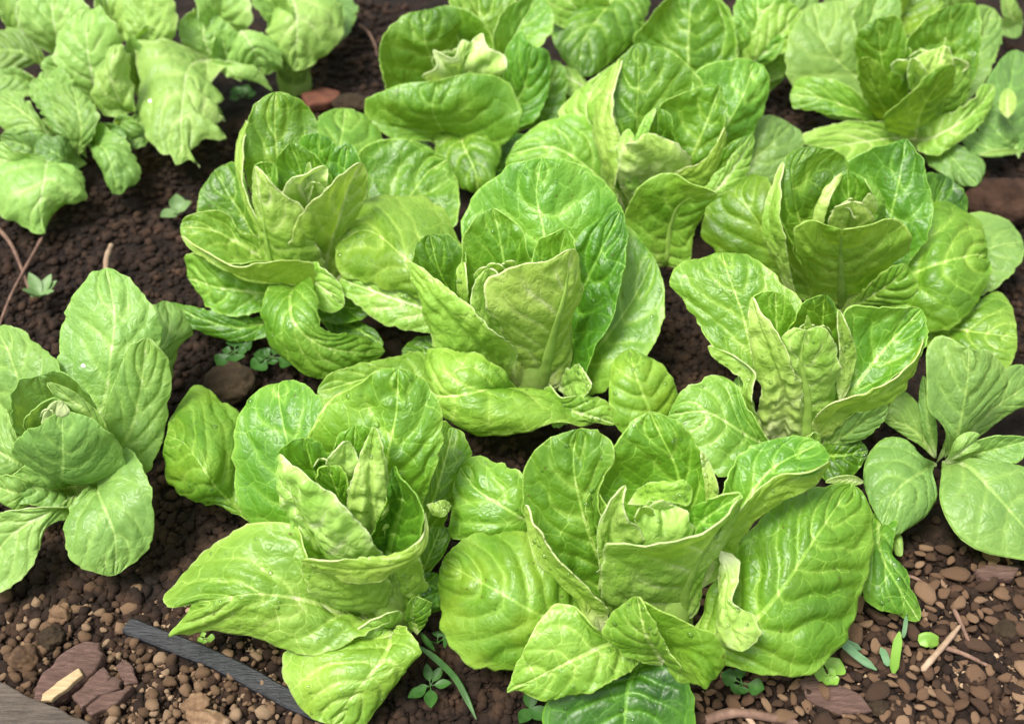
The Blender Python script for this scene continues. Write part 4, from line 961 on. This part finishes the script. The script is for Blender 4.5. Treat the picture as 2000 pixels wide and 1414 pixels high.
def ribbon(name, line, wid, mat, label, cat, thick=.0008, group=None, fold=.25):
    """a grass blade or leaf scrap as a folded strip"""
    P = pts(line)
    c, ln = resample(catmull(P, 10)[0], 16)
    tg = np.gradient(c, axis=0)
    tg /= np.linalg.norm(tg, axis=1, keepdims=True)
    vw = CAM - c
    vw /= np.linalg.norm(vw, axis=1, keepdims=True)
    s = np.cross(tg, vw)
    s /= np.linalg.norm(s, axis=1, keepdims=True)
    nn = np.cross(s, tg)
    base = c[0].copy()
    V, F = [], []
    prof = [(-1, fold), (-.5, .08), (0, 0), (.5, .08), (1, fold), (1, fold - .12), (0, -.12), (-1, fold - .12)]
    for i in range(16):
        t = i / 15
        w = wid / 100 * min(1, .35 + 4 * t, .2 + 3.5 * (1 - t)) / 2
        for a, h in prof:
            V.append(c[i] + s[i] * a * w + nn[i] * h * w - base)
    m = len(prof)
    F = [[i * m + k, i * m + (k + 1) % m, (i + 1) * m + (k + 1) % m, (i + 1) * m + k] for i in range(15) for k in range(m)]
    return tag(link(name, mesh_from(name, V, F, (mat,)), None, base), label, cat, group)


ribbon('grass_clipping', '1636,1246,3 1668,1275,2 1712,1308,.8', .55, MAT_BLUE, 'bluish cut grass blade leaning out from under the biggest lettuce', 'grass clipping')
ribbon('grass_clipping', '1640,1248,2.2 1660,1258,1.6 1682,1268,.8', .5, MAT_BLUE, 'short dark bluish grass blade behind the leaning bluish one', 'grass clipping')
ribbon('grass_clipping', '1745,1314,.8 1750,1275,2 1757,1233,3', .62, MAT_LIME, 'upright bright green cut grass blade on the bark chips', 'grass clipping')
ribbon('grass_clipping', '1735,1300,.8 1728,1280,1.2 1720,1264,1.6', .5, MAT_BLUE, 'short pale grass blade leaning on the upright bright one', 'grass clipping')
ribbon('grass_clipping', '1764,1245,.6 1768,1222,1.4 1770,1202,2', .3, MAT_BLUE, 'thin grass blade under the pointed leaf, behind the upright bright blade', 'grass clipping')
ribbon('grass_stalk', '818,1262,2.8 850,1285,2.4 890,1325,1.4 912,1365,.8 930,1404,.5', .42, MAT_SEED, 'bent green grass stalk lying between the two front lettuces', 'grass stalk')
ribbon('leaf_scrap', '1795,1255,.8 1812,1248,1 1832,1258,.6', 1.0, MAT_LIME, 'torn yellow-green leaf scrap beside the tan twig', 'leaf scrap')

# ------------------------------------------------------------------ wood, strip, twigs, clods
MAT_BARK = simple_mat('bark', [(0.2, (0.055, 0.030, 0.024)), (0.5, (0.13, 0.075, 0.058)), (0.75, (0.22, 0.135, 0.105)), (0.95, (0.34, 0.24, 0.18))], 70, 0.8, 0.9, 160, 0.004, 0.3, 6, stretch=(1, 6, 1), warp=.3)
MAT_HEART = simple_mat('bare_wood', [(0.3, (0.30, 0.20, 0.10)), (0.6, (0.44, 0.33, 0.18)), (0.85, (0.55, 0.44, 0.27))], 60, 0.7, 0.6, 200, 0.002, 0.3, 6, stretch=(1, 8, 1))
MAT_PLANK = simple_mat('weathered_wood', [(0.25, (0.075, 0.058, 0.045)), (0.5, (0.15, 0.12, 0.095)), (0.8, (0.24, 0.20, 0.16))], 26, 0.85, 1.0, 70, 0.006, 0.25, 8, stretch=(1, 12, 1), warp=.4)
MAT_BLACK = simple_mat('black_strip', [(0.3, (0.004, 0.0045, 0.006)), (0.55, (0.008, 0.009, 0.011)), (0.85, (0.03, 0.03, 0.033))], 28, 0.5, 0.7, 110, 0.002, 0.5, 7, stretch=(1, 5, 1), warp=.4)
MAT_TWIG = simple_mat('twig_bark', [(0.3, (0.08, 0.045, 0.032)), (0.6, (0.17, 0.10, 0.07)), (0.85, (0.28, 0.19, 0.13))], 90, 0.8, 0.8, 300, 0.001, 0.3)
MAT_TWIG2 = simple_mat('dry_twig', [(0.3, (0.20, 0.13, 0.08)), (0.6, (0.34, 0.24, 0.16)), (0.85, (0.46, 0.36, 0.25))], 90, 0.8, 0.8, 300, 0.001, 0.3)
MAT_RUST = simple_mat('brick_shard', [(0.3, (0.06, 0.022, 0.013)), (0.6, (0.12, 0.042, 0.023)), (0.85, (0.19, 0.08, 0.05))], 60, 0.85, 0.7, 200, 0.002, 0.3)


def slab(name, poly, z0, thick, mat, label=None, cat=None, parent=None, rough=.0014, z_tilt=None, seed=0):
    """flat piece with an outline of photo points, a bevelled uneven top and real thickness"""
    P = np.array([at(x, y, z0 + (z_tilt[i] if z_tilt else 0)) for i, (x, y) in enumerate(poly)])
    Pc = np.vstack([P, P[:1]])
    ring = np.vstack([Pc[i] + (Pc[i + 1] - Pc[i]) * t for i in range(len(P)) for t in (0, .2, .4, .6, .8)])
    k = len(ring)
    j = np.arange(k)
    ring = ring + np.stack([noise(j * .35, seed, 0), noise(j * .35, seed, 5), 0 * j], 1) * rough
    c = ring.mean(0)
    rows = []
    for f, dz in ((1.0, -thick), (1.02, -thick * .4), (1.0, -thick * .1), (.93, 0), (.7, 0), (.4, 0), (.12, 0)):
        rr = c + (ring - c) * f
        rr = rr + np.array([0, 0, dz])
        rr[:, 2] += rough * .8 * fbm(rr[:, 0] * 60 + seed, rr[:, 1] * 60, 0, 3) * (1 if dz > -thick * .3 else .2)
        rows.append(rr)
    V = np.vstack(rows + [c[None] + np.array([0, 0, rough * .2])])
    F = [[r * k + i, r * k + (i + 1) % k, (r + 1) * k + (i + 1) % k, (r + 1) * k + i] for r in range(len(rows) - 1) for i in range(k)]
    F += [[(len(rows) - 1) * k + i, (len(rows) - 1) * k + (i + 1) % k, len(V) - 1, len(V) - 1] for i in range(k)]
    me = bpy.data.meshes.new(name)
    me.from_pydata([tuple(v) for v in (V - c)], [], [list(dict.fromkeys(f)) for f in F])
    me.polygons.foreach_set('use_smooth', np.ones(len(me.polygons), bool))
    me.materials.append(mat)
    loc = c if parent is None else c - np.array(parent.location)
    return tag(link(name, me, parent, loc), label, cat)


b = thing('bark_piece', at(130, 1312, 0), 'reddish bark slab with a pale strip of bare wood, next to the grey plank', 'bark')
slab('bark', [(62, 1364), (80, 1322), (108, 1283), (150, 1256), (196, 1250), (200, 1275), (185, 1305), (150, 1340), (100, 1370)], 1.3, .012, MAT_BARK, parent=b, seed=2, z_tilt=[-.4, 0, .2, .3, 0, -.2, -.3, -.4, -.5])
slab('bare_wood', [(82, 1352), (112, 1330), (152, 1305), (160, 1318), (130, 1343), (98, 1368), (78, 1366)], 1.35, .004, MAT_HEART, parent=b, seed=3, rough=.0008)
slab('bark_piece', [(142, 1362), (172, 1330), (200, 1305), (216, 1322), (240, 1325), (232, 1345), (190, 1358), (160, 1385)], .9, .009, MAT_BARK, 'brown bark piece in front of the slab with the pale strip', 'bark', seed=5)
slab('bark_piece', [(165, 1382), (200, 1352), (258, 1338), (240, 1362), (212, 1380), (180, 1392)], .8, .008, MAT_BARK, 'thin dark bark splinter nearest the plank end, in front of the other bark', 'bark', seed=7)
slab('bark_piece', [(228, 1300), (240, 1280), (262, 1300), (266, 1330), (245, 1335), (232, 1320)], .6, .006, MAT_BARK, 'small reddish bark flake between the bark slab and the black strip', 'bark', seed=8)
slab('bark_piece', [(1560, 1330), (1600, 1318), (1680, 1360), (1700, 1385), (1640, 1392), (1580, 1360)], .5, .006, MAT_BARK, 'dark flat bark flake lying among chips in front of the bright seedling', 'bark', seed=9)
slab('bark_piece', [(1905, 1112), (1950, 1100), (1988, 1108), (1975, 1130), (1930, 1132)], .7, .007, MAT_BARK, 'greyish bark flake below the big round weed leaf', 'bark', seed=10)
slab('brick_shard', [(590, 185), (625, 168), (662, 176), (668, 188), (640, 200), (600, 208)], 1.0, .010, MAT_RUST, 'rust-red brick shard on the soil at the back', 'brick shard', seed=11)


def tube(name, line, r0, r1, mat, label, cat, parent=None, sides=8):
    P = pts(line)
    c, ln = resample(catmull(P, 10)[0], 24)
    tg = np.gradient(c, axis=0)
    tg /= np.linalg.norm(tg, axis=1, keepdims=True)
    a = np.cross(tg, [0.13, .2, .97])
    a /= np.linalg.norm(a, axis=1, keepdims=True)
    bb = np.cross(tg, a)
    ang = np.linspace(0, 2 * np.pi, sides + 1)[:-1]
    t = np.linspace(0, 1, 24)
    rad = (r0 + (r1 - r0) * t) / 100 * (1 + .18 * noise(t * 9 + r0 * 50, 3.3, P[0][0] * 31)) * np.where((t == 0) | (t == 1), .25, 1)
    T = c[:, None] + rad[:, None, None] * (a[:, None] * np.cos(ang)[None, :, None] + bb[:, None] * np.sin(ang)[None, :, None])
    base = c[0].copy()
    iv, ia = np.meshgrid(np.arange(23), np.arange(sides), indexing='ij')
    F = np.stack([iv * sides + ia, iv * sides + (ia + 1) % sides, (iv + 1) * sides + (ia + 1) % sides, (iv + 1) * sides + ia], 2).reshape(-1, 4)
    return tag(link(name, mesh_from(name, T.reshape(-1, 3) - base, F, (mat,)), None, base), label, cat)


tube('twig', '83,463,1.2 60,505,.9 36,548,.6 18,585,.5 -10,660,.3', .17, .12, MAT_TWIG, 'long thin reddish-brown twig leaning over dark soil beside the spiky seedling', 'twig')
tube('twig', '-10,440,.4 20,475,.5 48,540,.4 60,575,.3', .22, .12, MAT_TWIG, 'dark twig crossing under the long reddish-brown one', 'twig')
tube('twig', '207,530,3.5 208,505,2.2 218,478,.5', .22, .28, MAT_TWIG2, 'short grey stub touching the tip of the pale head lettuce', 'twig')
tube('twig', '1876,1220,.9 1845,1258,.9 1800,1310,.5', .16, .24, MAT_TWIG2, 'straight tan twig lying on the bark chips', 'twig')
tube('twig', '1862,1188,.8 1878,1220,.8 1896,1262,.5', .17, .12, MAT_TWIG, 'dark twig behind the tan one, pointing at it', 'twig')
tube('twig', '1838,1262,.5 1880,1276,.6 1930,1300,.4', .18, .14, MAT_TWIG, 'dark thin twig crossing the foot of the tan one', 'twig')
tube('twig', '1765,1122,.5 1790,1130,.7 1812,1145,.5', .14, .10, MAT_TWIG, 'short dark twig beside the pointed hanging leaf', 'twig')
tube('twig', '1446,1382,.5 1460,1400,.5 1478,1425,.4', .2, .2, MAT_TWIG2, 'tan twig end at the front edge by the dark seedling', 'twig')
tube('root', '700,48,.8 718,62,.9 732,88,.7 738,112,.4', .16, .1, MAT_TWIG, 'curved brown root on the bare soil at the back', 'root')
tube('twig', '1372,1408,.5 1430,1392,.8 1500,1400,.5 1560,1412,.3', .35, .25, MAT_TWIG, 'dark woody twig in front of the biggest lettuce', 'twig')

# black strip: a flat bar lying on its side
def bar(name, line, w, h, mat, label, cat):
    P = pts(line)
    c, _ = resample(catmull(P, 12)[0], 40)
    tg = np.gradient(c, axis=0); tg[:, 2] = 0
    tg /= np.linalg.norm(tg, axis=1, keepdims=True)
    s = np.cross(tg, [0, 0, 1.0])
    base = c[0].copy()
    bev = .0012
    V = []
    for i in range(40):
        ww = w / 2 * (1 + .05 * float(noise(i * .35, 1, 2)))
        hh = h * (1 + .08 * float(noise(i * .3, 5, 2)))
        if i == 0: ww *= .82
        for a, z in ((-ww, -.004), (-ww, hh - bev), (-ww + bev, hh), (0, hh + .0004 * float(noise(i * .8, 9, 1))), (ww - bev, hh), (ww, hh - bev), (ww, -.004)):
            V.append(c[i] + s[i] * a + np.array([0, 0, z]) - base)
    F = [[i * 7 + k, i * 7 + k + 1, (i + 1) * 7 + k + 1, (i + 1) * 7 + k] for i in range(39) for k in range(6)]
    me = bpy.data.meshes.new(name)
    F += [[0, 1, 2, 3, 4, 5, 6][::-1], [39 * 7 + k for k in range(7)]]
    me.from_pydata([tuple(v) for v in V], [], F)
    me.materials.append(mat)
    return tag(link(name, me, None, base), label, cat)


bar('edging_strip', '252,1228,0 340,1262,0 430,1298,0 500,1334,0 565,1370,0 640,1404,0', .0125, .007, MAT_BLACK, 'black plastic edging strip lying on the gravel', 'edging strip')
bar('plank', '-90,1352,0 0,1402,0 90,1444,0 200,1494,0', .034, .014, MAT_PLANK, 'weathered grey wooden plank at the corner of the bed', 'plank')

# ------------------------------------------------------------------ stones, pebbles, bark chips, crumbs
def lump(seed, sx=1, sy=1, sz=.75, sub=2, rough=.22, cuts=0):
    import bmesh
    bm = bmesh.new()
    bmesh.ops.create_icosphere(bm, subdivisions=sub, radius=1.0)
    V = np.array([v.co[:] for v in bm.verts])
    F = np.array([[v.index for v in f.verts] for f in bm.faces])
    bm.free()
    r = 1 + rough * fbm(V[:, 0] * 1.1 + seed * 7, V[:, 1] * 1.1, V[:, 2] * 1.1 + seed, 3)
    V = V * r[:, None]
    if cuts:                                        # broken faces
        rc = np.random.default_rng(seed)
        for _ in range(cuts):
            d = rc.normal(size=3); d /= np.linalg.norm(d)
            over = V @ d - rc.uniform(.55, .85)
            V = V - np.maximum(over, 0)[:, None] * d
    return V * np.array([sx, sy, sz]), F


def stone(name, px, py, rcm, mat, label, cat, seed, sx=1, sy=1, sz=.75, rot=0, rough=.22):
    V, F = lump(seed, sx, sy, sz, 4, rough)
    V = V * (1 + .10 * fbm(V[:, 0] * 4 + seed, V[:, 1] * 4, V[:, 2] * 4, 3))[:, None]
    g = at(px, py, rcm * sz * .5)
    o = link(name, mesh_from(name, V * rcm / 100, F, (mat,)), None, g)
    o.rotation_euler[2] = rot
    return tag(o, label, cat)


MAT_CLOD = simple_mat('earth_clod', [(0.3, (0.018, 0.012, 0.007)), (0.55, (0.040, 0.027, 0.015)), (0.8, (0.085, 0.06, 0.035))], 60, 0.95, 0.9, 200, 0.004, 0.2, 7)
MAT_REDCLOD = simple_mat('red_clod', [(0.3, (0.022, 0.011, 0.007)), (0.55, (0.05, 0.026, 0.016)), (0.8, (0.10, 0.056, 0.036))], 50, 0.95, 0.9, 180, 0.004, 0.2, 7)
stone('earth_clod', 448, 750, 1.9, MAT_CLOD, 'large olive-brown earth clod beside the dark round-leaved seedling', 'clod', 21, 1.1, 1, .7)
stone('earth_clod', 1962, 392, 3.0, MAT_REDCLOD, 'big reddish-brown earth clod beside the far right lettuce leaf', 'clod', 22, 1.2, .9, .7)
stone('earth_clod', 690, 205, 1.6, MAT_CLOD, 'brown earth clod beside the rust-red brick shard at the back', 'clod', 23, 1.3, 1, .6)
stone('earth_clod', 1965, 1230, .8, MAT_CLOD, 'small brown clod among the bark chips', 'clod', 24)
stone('stone', 47, 1288, 1.05, MAT_PEBBLE, 'largest rounded brown stone, beside the reddish bark slab', 'stone', 31, 1, .95, .8)
stone('stone', 385, 1376, .85, MAT_PEBBLE, 'pale tan stone, widest among the small round pebbles', 'stone', 32, 1.2, .85, .7, .3)
stone('stone', 405, 1405, .95, MAT_PEBBLE, 'long pale stone at the front edge below the widest tan one', 'stone', 33, 1.5, .7, .6, -.3)
stone('stone', 120, 1200, .75, MAT_PEBBLE, 'knobbly tan stone behind the largest brown one', 'stone', 34, 1.1, 1, .8, 0, .35)
stone('stone', 100, 1247, .8, MAT_CLOD, 'dark brown stone between the knobbly one and the largest one', 'stone', 35, 1.1, 1, .8, 0, .3)
stone('stone', 1715, 1378, .6, MAT_CLOD, 'small grey stone among the bark chips at the front', 'stone', 36)

bpy.context.view_layer.update()
dg = bpy.context.evaluated_depsgraph_get()


def hidden(p):
    d = p - CAM
    L = np.linalg.norm(d)
    hit, loc, *_ = scn.ray_cast(dg, Vector(CAM), Vector(d / L), distance=L - .012)
    return hit


MAT_FLECK = simple_mat('white_fleck', [(0.3, (0.75, 0.76, 0.68)), (0.7, (0.85, 0.86, 0.80))], 200, 0.6, .3, 400, .0004)
for fx, fy, fr_, lab in ((293, 198, .0024, 'tiny white fleck on the jagged hanging leaf'), (163, 715, .0018, 'tiny white fleck on the tall leaf of the pale head lettuce')):
    d = at(fx, fy, 0) - CAM
    d /= np.linalg.norm(d)
    hit, loc, nrm, *_ = scn.ray_cast(dg, Vector(CAM), Vector(d))
    if hit:
        V, F = lump(int(fx), 1, .8, .3, 2, .3)
        o = link('white_fleck', mesh_from('white_fleck', V * fr_, F, (MAT_FLECK,)), None, loc)
        nrm = nrm if nrm.dot(Vector(d)) < 0 else -nrm
        o.rotation_euler = nrm.to_track_quat('Z', 'Y').to_euler()
        tag(o, lab, 'fleck')

PEB = []
for i in range(10):
    V, F = lump(40 + i, 1, .75 + .04 * i, .78, 2, .3 if i < 4 else .5, 0 if i < 3 else 7)
    PEB.append(mesh_from('pebble', V, F, (MAT_PEBBLE,), smooth=i < 3))
CHIP = []
for i in range(10):
    V, F = lump(60 + i, 1, .5 + .06 * (i % 4), 1, 2, .34, 8)
    V[:, 2] = np.clip(V[:, 2], -.6, .42 + .12 * V[:, 0]) * .42
    CHIP.append(mesh_from('bark_chip', V, F, (MAT_CHIP,), smooth=False))
rd = random.Random(4)
placed = []


def scatter(n, region, meshes, name, label, cat, group, rmin, rmax, dens, tilt):
    done = tries = 0
    while done < n and tries < n * 30:
        tries += 1
        px, py = rd.uniform(region[0], region[2]), rd.uniform(region[1], region[3])
        if rd.random() > dens(px, py): continue
        r = rmin + (rmax - rmin) * rd.random() ** 2
        p = at(px, py, r * 40)
        if any((p[0] - a) ** 2 + (p[1] - b_) ** 2 < ((r + c) * .55) ** 2 for a, b_, c in placed): continue
        if hidden(p): continue
        placed.append((p[0], p[1], r))
        o = link(name, rd.choice(meshes), None, p)
        o.scale = (r, r * rd.uniform(.8, 1.15), r * rd.uniform(.85, 1.2))
        o.rotation_euler = (rd.uniform(-tilt, tilt), rd.uniform(-tilt, tilt), rd.uniform(0, 6.28))
        tag(o, label, cat, group)
        done += 1
    return done


scatter(295, (0, 1090, 700, 1425), PEB, 'pebble', 'small tan pebble in the gravel around the black strip', 'pebble', 'pebbles around the strip', .0019, .0060,
        lambda x, y: min(1, max(.04, (y - 1130) / 190)), .5)
scatter(290, (1330, 1060, 2010, 1425), CHIP, 'bark_chip', 'small flat tan bark chip on the mulch in front of the round-leaved weed', 'bark chip', 'bark chips on the mulch', .0048, .0125,
        lambda x, y: min(1, max(.12, (y - 1070) / 170)) * min(1, .45 + (x - 1330) / 350), .3)

# fine crumbs that nobody could count
def crumbs(name, n, regions, rmin, rmax, mat, label, flat=.8, sub=1):
    base = [lump(90 + i, 1, .8, flat, sub, .55, 3) for i in range(8)]
    r2 = np.random.default_rng(len(name))
    tot = sum(w for *_, w in regions)
    P = []
    for x0, y0, x1, y1, w in regions:
        for _ in range(int(n * w / tot)):
            P.append(at(r2.uniform(x0, x1), r2.uniform(y0, y1), 0))
    P = np.array(P)
    r = rmin + (rmax - rmin) * r2.random(len(P)) ** 3.4
    P[:, 2] = ground_h(P[:, 0], P[:, 1]) + r * .3
    kind = r2.integers(8, size=len(P))
    a = r2.uniform(0, 6.28, len(P))
    Vs, Fs, off = [], [], 0
    for k in range(8):
        m = kind == k
        V, F = base[k]
        c, s = np.cos(a[m])[:, None], np.sin(a[m])[:, None]
        X = np.stack([V[:, 0] * c - V[:, 1] * s, V[:, 0] * s + V[:, 1] * c, V[:, 2] * np.ones_like(c)], 2) * r[m][:, None, None] + P[m][:, None, :]
        Vs.append(X.reshape(-1, 3))
        Fs.append((F[None] + (np.arange(m.sum()) * len(V))[:, None, None]).reshape(-1, 3) + off)
        off += m.sum() * len(V)
    return tag(link(name, mesh_from(name, np.vstack(Vs), np.vstack(Fs), (mat,), smooth=False)), label, 'soil', kind='stuff')


crumbs('soil_crumbs', 40000, [(-100, 250, 620, 1250, 8), (-100, 1050, 900, 1430, 3.2), (1250, 1050, 2050, 1430, 3.2), (1250, 560, 1500, 800, 1), (580, 0, 800, 260, 1.2), (1850, 40, 2040, 720, 1), (600, 500, 1900, 1100, 2.5), (1480, 150, 1600, 260, .3), (780, 1150, 1420, 1430, 2)],
       .0010, .0066, MAT_CRUMB, 'loose dark crumbs of soil over the bed')
crumbs('fine_gravel', 5000, [(-50, 1180, 700, 1430, 3), (1350, 1120, 2050, 1430, 2)], .0012, .0032, MAT_PEBBLE, 'fine tan grit among the pebbles and chips', .75)

# ------------------------------------------------------------------ water beads on the leaves
MAT_WATER, nt = new_mat('water')
g = N(nt)
po = g.node('ShaderNodeOutputMaterial')
fr = g.node('ShaderNodeFresnel')
fr.inputs[0].default_value = 1.33
tp = g.node('ShaderNodeBsdfTransparent')
tp.inputs[0].default_value = (.97, 1, .97, 1)
gl = g.node('ShaderNodeBsdfGlossy')
gl.inputs['Roughness'].default_value = .03
mxw = g.node('ShaderNodeMixShader')
nt.links.new(g.math('MULTIPLY', fr.outputs[0], 2.2, clamp=True), mxw.inputs[0])
nt.links.new(tp.outputs[0], mxw.inputs[1])
nt.links.new(gl.outputs[0], mxw.inputs[2])
nt.links.new(mxw.outputs[0], po.inputs[0])


def beads(key, count):
    pl, leaves = PLANTS[key]
    Vs, Fs, off = [], [], 0
    r2 = np.random.default_rng(len(leaves) * 7 + count)
    ang = np.linspace(0, 2 * np.pi, 11)[:-1]
    for lf in leaves:
        ob, G, nn = LEAF_SURF[lf.name]
        h, w = G.shape[:2]
        for _ in range(int(count * r2.uniform(.3, 1.6))):
            i, j = r2.integers(int(h * .25), h - 4), r2.integers(2, w - 2)
            n0 = nn[i, j]
            if n0[2] < .15: continue
            r = .0007 + .0013 * r2.random() ** 4
            t = np.cross(n0, [.3, .5, .8]); t /= np.linalg.norm(t)
            b_ = np.cross(n0, t)
            c = G[i, j] + (G[min(i + 1, h - 1), j] - G[i, j]) * r2.random() + n0 * .0001
            rings = [(1, -.05), (.97, .22), (.8, .42), (.5, .56), (.15, .62)]
            V = [c + r * (a * (t * math.cos(q) + b_ * math.sin(q)) + z * n0) for a, z in rings for q in ang] + [c + r * .63 * n0]
            F = [[k * 10 + q, k * 10 + (q + 1) % 10, (k + 1) * 10 + (q + 1) % 10, (k + 1) * 10 + q] for k in range(4) for q in range(10)]
            F += [[40 + q, 40 + (q + 1) % 10, 50, 50] for q in range(10)]
            Vs += V; Fs += [[f + off for f in ff] for ff in F]; off += len(V)
    if not Vs: return
    me = bpy.data.meshes.new('water_beads')
    me.from_pydata([tuple(v - np.array(pl.location)) for v in Vs], [], [list(dict.fromkeys(f)) for f in Fs])
    me.polygons.foreach_set('use_smooth', np.ones(len(me.polygons), bool))
    me.materials.append(MAT_WATER)
    tag(link('water_beads', me, pl), 'tiny clear water beads on the leaves', kind='stuff')


for key, c in (('A', 26), ('B', 16), ('C', 26), ('D', 20), ('E', 20), ('G', 10)):
    beads(key, c)
